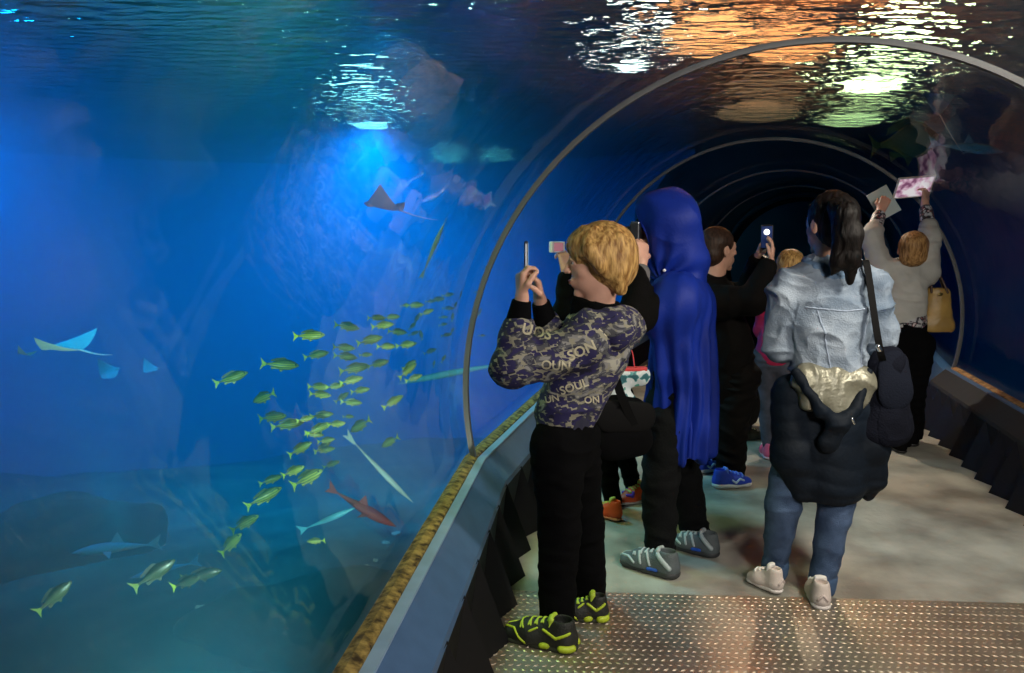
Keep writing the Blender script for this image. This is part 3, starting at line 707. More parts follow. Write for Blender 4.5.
    V, Fc = [], []; box(V, Fc, c, (.0308, .0035, .04), (l, dn, up_)); pymesh('metal_edge', V, Fc, mat('silver', (.7, .72, .74), .25, metal=1), ph)
make_boy()

def armchain(S, pts, rs): S.chain(pts, rs, k=.03)
def box_obj(name, c, half, ax, m, parent, bw=.003, base=None):
    V, Fc = [], []; box(V, Fc, c, half, ax); return bevel(pymesh(name, V, Fc, m, parent), bw)
def frame(dn, up=UP):
    dn = norm(dn); l = norm(np.cross(dn, up)); return l, dn, np.cross(l, dn)

# ---------------------------------------------------------------- the teenager in the blue hooded cape
def make_caped():
    Y = 3.38; f = norm((-.88, .47, 0)); rt = np.cross(f, UP)
    hips = P(672, 412, Y); b = base_of(P(672, 412, Y))
    t = empty('person', b, 'teenager in a royal blue hooded cape and grey sneakers, holding a camera to the face', 'person')
    hipL = hips - rt * .085 - UP * .04; hipR = hips + rt * .085 - UP * .04
    kL = P(660, 478, 3.27); aL = P(660, 553, 3.27); kR = P(683, 478, 3.50); aR = P(695, 530, 3.52)
    hc = P(663, 230, Y - .02); nb = P(675, 272, Y)
    shL = P(672, 298, Y - .15); shR = P(668, 294, Y + .16)
    elL = P(634, 318, Y - .22); wrL = P(641, 262, Y - .14); elR = P(640, 312, Y + .14); wrR = P(634, 258, Y + .06)
    S = Shape(); q, A = add_head(S, hc, norm((-.93, .36, .02)), UP, 1.04, nb)
    S.cone(hips, P(674, 305, Y), .12, .12, n=f, q=.7); S.cone(shL, shR, .055)
    S.chain([shL, elL, wrL], [.05, .04, .026]); S.chain([shR, elR, wrR], [.05, .04, .026])
    S.chain([hipL, kL, aL], [.085, .058, .038]); S.chain([hipR, kR, aR], [.085, .058, .038])
    add_hand(S, wrL, norm(P(642, 240, Y - .10) - wrL), norm((-.5, .85, 0)), -1, 1, (.7, .7, .75, .8), .5, .02)
    add_hand(S, wrR, norm(P(636, 238, Y + .02) - wrR), norm((-.1, -.95, 0)), 1, 1, (.7, .7, .75, .8), .5, .02)
    implicit('body', S, skin(), t, .0048); head_parts(t, q, A, 1.04)
    # sweater and sleeves
    S = Shape(); S.cone(P(672, 392, Y), P(676, 310, Y), .12, .13, n=f, q=.75, k=.03); S.cone(shL, shR, .075, k=.04)
    S.chain([shL, elL, elL * .25 + wrL * .75], [.082, .066, .046], k=.03); S.chain([shR, elR, elR * .25 + wrR * .75], [.08, .066, .046], k=.03)
    implicit('sweater', S, mat('charcoal_knit', (.005, .0045, .0045), .95, spec=.08, bump=.3, bscale=160), t, .006, disp=folds(.007, (10, 10, 12), 14))
    S = Shape(); S.cone(elL * .42 + wrL * .58, elL * .20 + wrL * .80, .050, .044); implicit('cuff', S, mat('grey_cuff', (.13, .12, .12), .85), t, .005)
    # cape: hood and hanging cloth, open underneath and in front
    cm = mat('royal_blue_cloth', (.003, .022, .26), .62, var=.15, vscale=5, bump=.15, bscale=120, spec=.3)
    S = Shape(); hb = hc - f * .02
    hA = (np.cross(f, UP), f, UP)
    S.ball(hc + f * -.015 + UP * .035, (.105, .128, .150), hA, k=.03)
    S.cone(hc - f * .05 + UP * .02, nb - f * .045 + UP * .0, .115, .10, k=.05)
    S.cone(hc + f * .055 + UP * .06, nb + f * .04 - UP * .02, .075, .075, k=.05)
    S.ball(hc + f * .145 - UP * .015, (.075, .085, .105), hA, k=.02, sub=True)
    S.cone(hc + f * .20 - UP * .02, hc + f * .03 - UP * .02, .085, .078, k=.012, sub=True)
    def hd(V, N):
        r = V - (nb + f * .03 - UP * .03); a = np.arctan2(r @ f, r[:, 2]); return .011 * np.sin(a * 11 + 2.5 * vnoise(V * 7, 2)) * np.clip(1.2 - np.linalg.norm(r, axis=1) / .26, 0, 1) + .010 * vnoise(V * 11, 31) + .010 * (1 - 2 * np.abs(vnoise(V * np.array([9, 9, 5]), 33)) ** .7)
    implicit('hood', S, cm, t, .006, disp=hd)
    S = Shape(); cB = P(684, 380, Y + .04)
    bot = P(680, 452, Y + .0)
    S.cone(bot - UP * .15, nb - f * .045 - UP * .16, .172, .150, n=f, q=.86, k=.03)
    S.cone(nb - f * .03 - UP * .13, nb - f * .02 + UP * .005, .15, .085, n=f, q=.8, k=.06)
    S.cone(shL - f * .03, shR - f * .03, .095, k=.06); S.cone(shL - UP * .01, shL * .62 + elL * .38 - UP * .03, .090, .080, k=.09); S.cone(shL - UP * .05, shL - UP * .30 + rt * .03, .085, .06, k=.08)
    S.half(bot + UP * .0, -UP + f * -.0 + norm(P(720, 450, Y) - P(650, 450, Y)) * .10)
    S.cone(bot - UP * .3, bot + UP * .12, .155, .13, n=f, q=.82, k=.01, sub=True)
    S.half(P(681, 380, Y) + f * .17, norm(f * 1. - UP * .10 + rt * .25))
    def cd(V, N):
        r = V - bot; a = np.arctan2(r @ rt, r @ -f); k = np.clip((nb[2] + .0 - V[:, 2]) / .5, .15, 1)
        return .020 * k * np.sin(a * 9 + 1.5 * vnoise(V * 3, 4)) + .010 * k * np.sin(a * 21 + vnoise(V * 4, 6) * 2) + .004 * vnoise(V * 14, 9)
    implicit('cape', S, cm, t, .0065, disp=cd)
    wht = mat('white_toggle', (.8, .8, .8), .4); S = Shape(); S.ball(nb + norm((-.55, -.83, 0)) * .125 + UP * .012, .008); implicit('hood_toggle', S, wht, t, .003)
    S = Shape(); S.cone(nb - rt * .07 - UP * .02 + f * .045, nb - rt * .165 - f * .02 - UP * .03, .0035); implicit('drawstring', S, MATS['black_cloth'], t, .002)
    pant(t, hipL, kL, aL, hipR, kR, aR, [.102, .080, .066], mat('charcoal_trousers', (.006, .0065, .007), .9, spec=.1, bump=.3, bscale=90), f, 23, .0065, wr=.14, q=.8, amp=.010)
    up = mat('grey_mesh', (.10, .12, .13), .6, bump=.4, bscale=220); li = mat('silver_band', (.42, .48, .50), .4)
    acc = [(li, [(.95, .03, .045), (.80, .10, .062), (.66, .135, .045)], .006), (li, [(.62, .06, .088), (.55, .14, .05)], .006), (li, [(.50, .06, .10), (.40, .145, .05)], .006), (li, [(.30, .10, .105), (.08, .12, .055)], .011), (mat('blue_badge', (.02, .10, .55), .4), [(.42, .16, .03), (.30, .165, .03)], .008)]
    for a, b_ in ((G(678, 579), G(620, 562)), (G(718, 558), G(667, 545))):
        shoe(t, a, b_, up, mat('dark_sole', (.04, .042, .045), .6), mat('grey_lace', (.45, .5, .52), .6), accents=acc, W=.36, thick=1.3)
    # camera at the face
    c = P(637, 232, Y - .03); dn = norm((-.93, .36, .0)); ax = frame(dn); cmr = empty('camera', tuple(c), 'black and silver compact camera held to the face of the teenager in the blue cape', 'camera')
    box_obj('camera_body', c, (.058, .022, .038), ax, mat('camera_black', (.02, .022, .028), .4), cmr, .006)
    S = Shape(); S.cone(c + dn * .02, c + dn * .055, .026, .024); S.cone(c + dn * .07, c + dn * .05, .019, .018, sub=True, k=.002); implicit('lens_barrel', S, MATS['camera_black'], cmr, .003)
    S = Shape(); S.cone(c + dn * .0585, c + dn * .0595, .017); implicit('lens_ring', S, MATS['silver'], cmr, .003)
    box_obj('top_plate', c + UP * .038, (.05, .019, .008), ax, MATS['silver'], cmr, .003)
    S = Shape(); S.cone(c + UP * .047 + ax[0] * .03, c + UP * .055 + ax[0] * .03, .009); implicit('mode_dial', S, MATS['camera_black'], cmr, .0025)
make_caped()

# ---------------------------------------------------------------- black satchel and printed tote between the boy and the cape
def strap(name, pts, w_, th, m, parent, side):
    """a flat band along pts, w_ wide along side"""
    V, Fc = [], []; n = len(pts)
    for i, p in enumerate(pts):
        p = np.array(p, float); d = norm(np.array(pts[min(i + 1, n - 1)]) - np.array(pts[max(i - 1, 0)])); s_ = norm(np.array(side) - d * np.dot(side, d)); k = np.cross(d, s_)
        for a, b in ((-1, -1), (1, -1), (1, 1), (-1, 1)): V.append(p + s_ * w_ / 2 * a + k * th / 2 * b)
    for i in range(n - 1):
        for j in range(4): a = 4 * i + j; b = 4 * i + (j + 1) % 4; Fc.append((a, b, b + 4, a + 4))
    Fc += [(3, 2, 1, 0), tuple(range(4 * n - 4, 4 * n))]
    return pymesh(name, V, Fc, m, parent, smooth=False)
def curve_pts(pts, n=8):
    P_ = [np.array(p, float) for p in pts]; P_ = [2 * P_[0] - P_[1]] + P_ + [2 * P_[-1] - P_[-2]]; out = []
    for i in range(1, len(P_) - 2):
        for k in range(n):
            t = k / n; a, b, c, d = P_[i - 1:i + 3]
            out.append(.5 * ((2 * b) + (c - a) * t + (2 * a - 5 * b + 4 * c - d) * t * t + (3 * b - a - 3 * c + d) * t ** 3))
    out.append(P_[-2]); return out
def make_satchel():
    c = P(624, 424, 3.05); t = empty('satchel', tuple(c), 'black satchel hanging from a wide strap between the blond boy and the blue cape', 'bag')
    S = Shape(); ax = frame((-.3, .95, 0))
    S.cone(c - ax[0] * .06 - UP * .075, c + ax[0] * .07 - UP * .075, .075, .07, n=ax[1], q=.45, k=.03)
    S.cone(c - ax[0] * .055 + UP * .06, c + ax[0] * .045 + UP * .045, .07, .06, n=ax[1], q=.5, k=.03)
    implicit('bag_body', S, black_cloth, t, .006, disp=folds(.006, (9, 9, 9), 44))
    S = Shape(); S.cone(c - ax[0] * .075 + UP * .045 - ax[1] * .025, c + ax[0] * .07 + UP * .03 - ax[1] * .025, .07, .065, n=ax[1], q=.22, k=.02)
    implicit('flap', S, mat('black_nylon', (.004, .004, .0045), .8, spec=.15), t, .005)
    strap('strap', curve_pts([P(607, 338, 2.98), P(612, 362, 2.96), P(620, 392, 2.98), P(634, 425, 3.02)]), .035, .004, MATS['black_nylon'], t, (1, 0, 0))
def make_tote():
    c = P(623, 388, 3.2); t = empty('tote_bag', tuple(c), 'white printed tote bag with teal figures and a red top edge behind the black strap', 'bag')
    m, nt, N, L, b = nodes('printed_tote'); tc = N.new('ShaderNodeTexCoord'); v = N.new('ShaderNodeTexNoise'); v.inputs['Scale'].default_value = 26; v.inputs['Detail'].default_value = 1; L.new(tc.outputs['Object'], v.inputs[0])
    r = ramp(N, [(0, (.03, .12, .14)), (.40, (.08, .30, .30)), (.44, (.62, .68, .68)), (.62, (.70, .74, .75)), (.66, (.12, .38, .30))]); r.color_ramp.interpolation = 'CONSTANT'; L.new(v.outputs[0], r.inputs[0]); L.new(r.outputs[0], b.inputs['Base Color']); b.inputs['Roughness'].default_value = .5
    S = Shape(); ax = frame((-.1, 1, 0))
    S.cone(c - ax[0] * .07 + UP * .05, c + ax[0] * .075 + UP * .05, .045, .045, n=ax[1], q=.5, k=.02)
    S.cone(c - ax[0] * .05 - UP * .02, c + ax[0] * .065 - UP * .10, .065, .03, n=ax[1], q=.4, k=.03)
    S.half(c + UP * .085, UP)
    implicit('bag_body', S, m, t, .005, disp=folds(.005, (12, 12, 12), 48))
    box_obj('top_hem', c + UP * .084 - ax[0] * .004, (.105, .02, .008), ax, mat('red_hem', (.65, .05, .05), .6), t)
    strap('handle', curve_pts([c + UP * .085 - ax[0] * .05, c + UP * .17 - ax[0] * .03, c + UP * .17 + ax[0] * .03, c + UP * .085 + ax[0] * .05]), .018, .004, MATS['red_hem'], t, (0, 1, 0))
make_satchel(); make_tote()

# ---------------------------------------------------------------- child hidden behind the boy, orange sneakers
def make_orange():
    Y = 4.0; f = norm((-.80, .6, 0)); rt = np.cross(f, UP)
    hips = P(612, 392, Y); b = base_of(hips)
    t = empty('person', b, 'child in black with bright orange sneakers, mostly hidden behind the blond boy', 'person')
    hipL = hips - rt * .07 - UP * .04; hipR = hips + rt * .07 - UP * .04
    kL = P(606, 450, Y); aL = P(613, 502, Y); kR = P(622, 445, Y + .12); aR = P(634, 488, Y + .22)
    hc = P(592, 268, Y); nb = P(600, 302, Y); shL = P(606, 312, Y - .13); shR = P(598, 310, Y + .13)
    elL = P(566, 312, Y - .15); wrL = P(566, 270, Y - .13); elR = P(604, 350, Y + .2); wrR = P(585, 345, Y + .15)
    S = Shape(); q, A = add_head(S, hc, f, UP, .98, nb); S.cone(hips, P(602, 318, Y), .10, .10, n=f, q=.7); S.cone(shL, shR, .05)
    S.chain([shL, elL, wrL], [.045, .036, .024]); S.chain([shR, elR, wrR], [.045, .036, .024]); S.chain([hipL, kL, aL], [.07, .05, .034]); S.chain([hipR, kR, aR], [.07, .05, .034])
    add_hand(S, wrL, norm(P(563, 251, Y - .12) - wrL), norm((-.5, .8, 0)), -1, .95, (.8, .8, .85, .9), .5, .02); add_hand(S, wrR, norm((-.7, .2, -.3)), norm((0, .3, -1)), 1, .95)
    implicit('body', S, skin(), t, .005); head_parts(t, q, A, .98)
    S = Shape(); S.ball(q(0, -.02, .035), (.086, .10, .092), A, k=.02); S.ball(q(0, .115, -.04), (.085, .07, .08), A, k=.015, sub=True); implicit('hair', S, hairmat('dark_brown_hair', (.02, .012, .008), (.07, .04, .025)), t, .005, disp=hairdisp(15, .005))
    S = Shape(); S.cone(P(608, 405, Y), P(603, 322, Y), .125, .13, n=f, q=.78, k=.03); S.cone(shL, shR, .07, k=.04); S.chain([shL, elL, elL * .2 + wrL * .8], [.07, .062, .042], k=.03); S.chain([shR, elR, elR * .2 + wrR * .8], [.07, .06, .042], k=.03)
    implicit('jacket', S, black_cloth, t, .007, disp=folds(.008, (9, 9, 12), 54))
    pant(t, hipL, kL, aL, hipR, kR, aR, [.085, .058, .045], black_cloth, f, 55, .008, wr=.11)
    om = mat('orange_knit', (.85, .09, .015), .5, bump=.3, bscale=200); acc = [(mat('violet_band', (.10, .03, .45), .5), [(.80, .09, .06), (.66, .12, .05), (.62, .10, .07)], .008)]
    shoe(t, G(620, 522), G(595, 514) , om, mat('orange_sole', (.75, .25, .15), .5), mat('yellow_lace', (.7, .6, .1), .6), accents=acc, W=.40)
    shoe(t, G(650, 500), G(618, 505), om, mat('white_rim', (.65, .6, .6), .5), MATS['yellow_lace'], accents=acc, W=.38)
    c = P(557, 247, Y - .13); ax = frame((-.6, .8, 0)); cm_ = empty('camera', tuple(c), 'small white compact camera in the raised hand behind the blond boy', 'camera')
    box_obj('camera_body', c, (.045, .012, .028), ax, mat('white_plastic', (.75, .72, .72), .35), cm_, .004); S = Shape(); S.cone(c + ax[1] * .01, c + ax[1] * .022, .016); implicit('lens_barrel', S, MATS['silver'], cm_, .003)
    box_obj('screen', c - ax[1] * .0125, (.03, .001, .021), ax, mat('camera_screen', (.1, .05, .06), .3, emit=(.5, .2, .25), estr=.6), cm_, .0005)
make_orange()

# ---------------------------------------------------------------- adult in the long black coat
def make_coat():
    Y = 4.55; f = norm((.86, .50, 0)); rt = np.cross(f, UP)
    hips = P(728, 375, Y); b = base_of(hips)
    t = empty('person', b, 'dark haired person in a long black coat and blue sneakers, holding up a phone', 'person')
    hipL = hips - rt * .09; hipR = hips + rt * .09
    kL = P(718, 425, Y + .12); aL = P(704, 462, Y + .18); kR = P(730, 430, Y - .08); aR = P(730, 470, Y - .08)
    hc = P(719, 250, Y); nb = P(712, 283, Y - .0)
    shR = P(716, 303, Y - .17); shL = P(716, 297, Y + .17); elR = P(752, 300, Y - .22); wrR = P(770, 263, Y - .16); elL = P(748, 296, Y + .15); wrL = P(757, 258, Y + .02)
    S = Shape(); q, A = add_head(S, hc, norm((.93, .36, .03)), UP, 1.12, nb, .06)
    S.cone(hips, P(716, 305, Y), .14, .13, n=f, q=.75); S.cone(shL, shR, .06); S.chain([shL, elL, wrL], [.05, .042, .028]); S.chain([shR, elR, wrR], [.05, .042, .028])
    S.chain([hipL, kL, aL], [.09, .06, .04]); S.chain([hipR, kR, aR], [.09, .06, .04])
    add_hand(S, wrR, norm(P(774, 243, Y - .14) - wrR), norm((-.8, .3, 0)), 1, 1.02, (.35, .3, .35, .4), .3, .05); add_hand(S, wrL, norm(P(762, 243, Y - .02) - wrL), norm((.8, -.3, 0)), -1, 1.02, (.6, .6, .65, .7), .4, .03)
    implicit('body', S, skin(), t, .0052); head_parts(t, q, A, 1.12)
    s = 1.12; S = Shape(); S.ball(q(0, -.022, .040), (.082 * s, .100 * s, .088 * s), A, k=.02); S.ball(q(0, -.055, -.02), (.076 * s, .065 * s, .075 * s), A, k=.02)
    S.ball(q(0, .125, -.03), (.10 * s, .075 * s, .095 * s), A, k=.012, sub=True)
    for e in (-1, 1): S.ball(q(.085 * e, .02, -.05), (.03 * s, .04 * s, .055 * s), A, k=.01, sub=True)
    implicit('hair', S, hairmat('brown_short_hair', (.018, .010, .006), (.06, .03, .02)), t, .0045, disp=hairdisp(25, .003))
    cm = mat('black_coat', (.005, .004, .004), .8, bump=.2, bscale=120, spec=.1); S = Shape()
    S.cone(P(731, 402, Y), P(722, 345, Y), .185, .18, n=f, q=.85, k=.04); S.cone(P(722, 345, Y), P(716, 308, Y), .18, .17, n=f, q=.8, k=.05); S.cone(shL, shR, .085, k=.05)
    S.chain([shR, elR, elR * .12 + wrR * .88], [.095, .085, .052], k=.03); S.chain([shL, elL, elL * .12 + wrL * .88], [.095, .082, .052], k=.03)
    S.cone(nb - UP * .05, nb + UP * .012, .105, .082, k=.03)
    implicit('coat', S, cm, t, .0075, disp=folds(.010, (7, 7, 7), 64))
    pant(t, hipL, kL, aL, hipR, kR, aR, [.125, .10, .085], cm, f, 65, .008, wr=.16, amp=.012)
    bl = mat('blue_mesh', (.02, .06, .55), .5, bump=.4, bscale=200); ws = mat('white_sole', (.75, .76, .80), .45); acc = [(mat('pale_band', (.5, .6, .8), .4), [(.70, .11, .05), (.60, .125, .062), (.50, .14, .04), (.42, .14, .055)], .006)]
    shoe(t, G(713, 488), G(752, 486), bl, ws, mat('blue_lace', (.15, .25, .8), .6), accents=acc, W=.36, thick=1.5); shoe(t, G(690, 474), G(722, 470), bl, ws, MATS['blue_lace'], accents=acc, W=.36, thick=1.5)
    c = P(767, 237, Y - .08); dn = norm((.55, .83, .1)); ax = frame(dn); ph = empty('phone', tuple(c), 'dark phone with a bright spot on its screen, held by the black coated person', 'phone')
    box_obj('phone_case', c, (.036, .005, .072), ax, MATS['phone_black'], ph, .004); box_obj('screen', c - dn * .0055, (.032, .001, .064), ax, mat('screen_blue', (.03, .05, .15), .2, emit=(.05, .08, .3), estr=.12), ph, .0005)
    S = Shape(); S.cone(c - dn * .006 + UP * .030, c - dn * .0095 + UP * .030, .019, .017); implicit('bright_spot', S, mat('screen_white', (.9, .9, .9), .3, emit=(1, .95, .9), estr=2.2), ph, .002, base=tuple(c))
make_coat()

# ---------------------------------------------------------------- woman in the pale denim jacket, seen from behind
def make_denim():
    Y = 3.02; f = norm((-.10, 1, 0)); rt = np.cross(f, UP)
    hips = P(822, 410, Y); b = base_of(hips)
    t = empty('person', b, 'dark ponytailed woman in a pale denim jacket with a navy parka tied round her waist', 'person')
    hipL = hips - rt * .095 - UP * .06; hipR = hips + rt * .09 - UP * .06
    kL = P(783, 505, Y + .03); aL = P(774, 572, Y + .10); kR = P(837, 500, Y - .02); aR = P(821, 588, Y - .03)
    hc = P(829, 225, Y + .02); nb = P(829, 268, Y - .0)
    shL = P(787, 288, Y + .0); shR = P(871, 286, Y + .0)
    elL = P(780, 345, Y + .03); wrL = P(790, 352, Y + .24); elR = P(882, 343, Y + .03); wrR = P(868, 348, Y + .24)
    S = Shape(); q, A = add_head(S, hc, norm((-.35, .93, .02)), UP, 1.05, nb, .052)
    S.cone(hips, P(826, 300, Y), .13, .12, n=f, q=.7); S.cone(shL, shR, .055); S.chain([shL, elL, wrL], [.045, .038, .025]); S.chain([shR, elR, wrR], [.045, .038, .025])
    S.chain([hipL, kL, aL], [.085, .055, .036]); S.chain([hipR, kR, aR], [.085, .055, .036])
    add_hand(S, wrL, norm((.5, .6, .5)), norm((.6, .3, -.4)), 1, .95); add_hand(S, wrR, norm((-.5, .6, .5)), norm((-.6, .3, -.4)), -1, .95)
    implicit('body', S, skin(), t, .005); head_parts(t, q, A, 1.05)
    # hair gathered into a long ponytail
    s = 1.05; S = Shape(); S.ball(q(0, -.022, .034), (.086 * s, .102 * s, .095 * s), A, k=.02); S.ball(q(0, -.055, -.015), (.078 * s, .066 * s, .08 * s), A, k=.02)
    S.ball(q(0, .120, -.035), (.10 * s, .080 * s, .085 * s), A, k=.012, sub=True)
    for e in (-1, 1): S.ball(q(.088 * e, .01, -.03), (.028 * s, .03 * s, .045 * s), A, k=.01, sub=True)
    hm = hairmat('black_hair', (.002, .0015, .0015), (.007, .0045, .004), stretch=(40, 40, 4), rough=.5)
    S.ball(P(838, 206, Y - .11), (.035, .03, .03), k=.02)
    pts = [P(838, 207, Y - .11), P(846, 213, Y - .17), P(851, 235, Y - .18), P(851, 258, Y - .17), P(850, 282, Y - .155)]
    S.chain(pts, [.032, .040, .043, .036, .012], k=.02)
    S.chain([P(838, 208, Y - .11), P(842, 235, Y - .16), P(838, 262, Y - .155), P(832, 274, Y - .15)], [.03, .036, .028, .008], k=.02)
    implicit('hair', S, hm, t, .005, disp=hairdisp(35, .006, (60, 60, 5)))
    S = Shape(); c = P(841, 208, Y - .125); S.chain([c + np.array([math.cos(a) * .005, math.sin(a) * .03, math.cos(a) * .03]) for a in np.linspace(0, 2 * math.pi, 13)], [.006] * 13, k=.003); implicit('hair_tie', S, black_cloth, t, .004)
    # jacket
    m = mat('pale_denim', (.17, .24, .34), .8, var=.3, vscale=6, bump=.5, bscale=170, col2=(.34, .40, .48)); S = Shape()
    S.cone(P(828, 368, Y), P(830, 310, Y), .150, .158, n=f, q=.78, k=.04); S.cone(P(830, 312, Y), P(829, 290, Y), .165, .13, n=f, q=.7, k=.05); S.cone(shL, shR, .073, k=.06); S.cone(shL * .6 + nb * .4, nb - UP * .02, .06, .07, k=.05); S.cone(shR * .6 + nb * .4, nb - UP * .02, .06, .07, k=.05)
    S.chain([shL, elL, elL * .3 + wrL * .7], [.070, .062, .048], k=.02); S.chain([shR, elR, elR * .3 + wrR * .7], [.070, .062, .048], k=.02)
    def dd(V, N):
        w_ = V + .08 * np.stack([vnoise(V * 4, 73), vnoise(V * 4, 75), vnoise(V * 4, 77)], 1)
        a = 1 - 2 * np.abs(vnoise(w_ * np.array([8, 8, 11]), 71)) ** .7; c = 1 - 2 * np.abs(vnoise(w_ * np.array([19, 19, 23]), 72)) ** .8
        return .013 * a + .006 * c - .004
    o = implicit('denim_jacket', S, m, t, .0055, disp=dd, keep='denim')
    bvh = BVHTree.FromPolygons([tuple(v) for v in CACHE['denim'][0]], [tuple(x) for x in CACHE['denim'][1]])
    def seam(pts, r_=.0035):
        S = Shape(); pp = [np.array(p_) for p_ in pts]; out = []
        for i in range(len(pp) - 1):
            for j in range(6):
                p0 = pp[i] * (1 - j / 6) + pp[i + 1] * j / 6; h_ = bvh.ray_cast(Vector(p0 - f * .4), Vector(f), .8)
                if h_[0] is not None: out.append(np.array(h_[0]))
        S.chain(out, [r_] * len(out), k=.002); implicit('seam', S, mat('denim_seam', (.30, .36, .46), .8), o, .003)
    seam([P(795, 305, Y), P(829, 308, Y), P(866, 304, Y)]); seam([P(804, 308, Y), P(812, 340, Y), P(818, 372, Y)]); seam([P(856, 307, Y), P(850, 340, Y), P(846, 372, Y)]); seam([P(786, 366, Y), P(829, 371, Y), P(874, 366, Y)], .005)
    S = Shape(); S.chain([nb + np.array([math.sin(a) * .086, -math.cos(a) * .07, .012 - .02 * math.cos(a)]) for a in np.linspace(-2.4, 2.4, 14)], [.022] * 14, k=.012); S.chain([nb + np.array([math.sin(a) * .094, -math.cos(a) * .078, -.014 - .02 * math.cos(a)]) for a in np.linspace(-2.4, 2.4, 14)], [.022] * 14, k=.012)
    implicit('collar', S, mat('blue_denim_collar', (.12, .20, .32), .8, var=.3, vscale=30, bump=.4, bscale=170), t, .005, disp=folds(.004, (20, 20, 20), 83))
    # parka tied round the waist: navy shell with a gold silver lining folded out on top
    S = Shape(); S.cone(P(828, 388, Y), P(829, 474, Y), .150, .165, n=f, q=.88, k=.03); S.chain([P(790, 392, Y - .02), P(792, 455, Y - .05), P(800, 490, Y - .05)], [.075, .08, .045], k=.04)
    S.chain([P(866, 396, Y - .02), P(867, 440, Y - .03), P(872, 478, Y - .02), P(866, 492, Y)], [.075, .08, .06, .04], k=.03)
    S.cone(P(829, 530, Y), P(829, 492, Y), .17, .14, n=f, q=.76, k=.01, sub=True)
    pm = mat('navy_parka', (.003, .007, .014), .7, var=.3, vscale=7, spec=.2, bump=.3, bscale=50)
    def quilt(V, N): return .004 * np.abs(np.sin(V[:, 2] * 42 + vnoise(V * 5, 91) * 1.2)) + .010 * vnoise(V * 7, 92) - .004
    implicit('tied_parka', S, pm, t, .0065, disp=quilt)
    lm = mat('gold_silver_lining', (.20, .19, .13), .36, metal=.3, var=.3, vscale=9, bump=.5, bscale=45, col2=(.33, .32, .25)); S = Shape()
    S.cone(P(805, 378, Y - .09), P(862, 380, Y - .09), .055, .055, n=f, q=.8, k=.04); S.cone(P(812, 398, Y - .11), P(858, 398, Y - .11), .055, .05, n=f, q=.7, k=.05); S.cone(P(832, 412, Y - .12), P(848, 410, Y - .12), .03, .03, k=.04)
    implicit('parka_lining', S, lm, t, .005, disp=folds(.009, (17, 10, 9), 94))
    S = Shape(); S.chain([P(796, 372, Y - .12), P(822, 412, Y - .165), P(840, 424, Y - .17)], [.016, .022, .03], k=.02); S.chain([P(868, 372, Y - .10), P(856, 408, Y - .15), P(840, 424, Y - .17)], [.016, .022, .03], k=.02); S.cone(P(838, 425, Y - .17), P(828, 442, Y - .15), .034, .045, n=f, q=.6, k=.02)
    implicit('parka_sleeves', S, pm, t, .005, disp=folds(.005, (14, 14, 14), 96))
    S = Shape(); S.cone(P(852, 419, Y - .19), P(854, 423, Y - .19), .007); implicit('snap_button', S, MATS['silver'], t, .003)
    jm = mat('blue_jeans', (.035, .075, .17), .8, var=.35, vscale=9, bump=.5, bscale=220, col2=(.085, .14, .26))
    pant(t, hipL, kL, aL + UP * .01, hipR, kR, aR + UP * .01, [.082, .070, .050], jm, f, 97, .006, name='jeans', wr=.11, q=.7, amp=.006)
    for a in (aL, aR):
        k_ = kL if a is aL else kR; d = norm(k_ - a); S = Shape(); S.cone(a + d * .01, a + d * .045, .056, .057); S.cone(a - d * .06, a - d * .01, .05, .046, sub=True, k=.004); implicit('jeans_cuff', S, mat('cuff_denim', (.05, .10, .20), .85), t, .005, disp=folds(.002, (30, 30, 30), 98))
    wm = mat('white_canvas', (.72, .62, .56), .6, bump=.2, bscale=200); acc = [(mat('heel_patch', (.6, .5, .46), .5), [(.02, .05, .05), (.01, 0, .07)], .006)]
    shoe(t, G(780, 595), G(750, 584) + np.array([0, .03, 0]), wm, mat('white_rubber', (.78, .72, .68), .45), mat('white_lace', (.8, .76, .72), .6), accents=acc, W=.42, thick=1.2)
    shoe(t, G(822, 612), G(817, 592) + np.array([-.01, .03, 0]), wm, MATS['white_rubber'], MATS['white_lace'], accents=acc, W=.40, thick=1.2)
    # shoulder bag
    c = P(886, 402, Y - .06); bg = empty('shoulder_bag', tuple(c), "dark slate shoulder bag hanging on a strap from the denim jacket woman", 'bag')
    bm_ = mat('slate_canvas', (.006, .007, .013), .9, spec=.1, var=.2, vscale=10, bump=.5, bscale=150); S = Shape()
    S.cone(c + UP * .135, c - UP * .09, .085, .098, n=f, q=.68, k=.03); S.cone(c - UP * .11 - rt * .04, c - UP * .11 + rt * .04, .07, .07, n=f, q=.7, k=.04)
    implicit('bag_body', S, bm_, bg, .006, disp=folds(.008, (9, 9, 9), 101))
    S = Shape(); S.cone(c - UP * .03 - f * .050, c - UP * .105 - f * .055, .062, .070, n=f, q=.30, k=.04); implicit('front_pocket', S, bm_, bg, .005, disp=folds(.005, (14, 14, 14), 103))
    S = Shape(); S.cone(c + UP * .15 - f * .03, c + UP * .05 - f * .060, .066, .074, n=f, q=.22, k=.02); implicit('flap', S, mat('slate_flap', (.008, .010, .018), .9, spec=.1, bump=.4, bscale=150), bg, .005)
    S = Shape(); S.chain([c + UP * .17 + rt * x - np.array([0, 0, .03 * abs(x) / .03]) for x in (-.03, 0, .03)], [.008] * 3); implicit('top_loop', S, MATS['black_nylon'], bg, .003)
    strap('strap', curve_pts([P(862, 262, Y + .0), P(866, 262, Y - .085), P(870, 285, Y - .115), P(875, 320, Y - .145), P(880, 350, Y - .14), P(884, 365, Y - .08)]), .026, .004, MATS['black_nylon'], bg, (1, 0, 0))
    S = Shape(); S.cone(P(878, 346, Y - .155), P(880, 350, Y - .155), .009); implicit('strap_buckle', S, MATS['silver'], bg, .003)
make_denim()

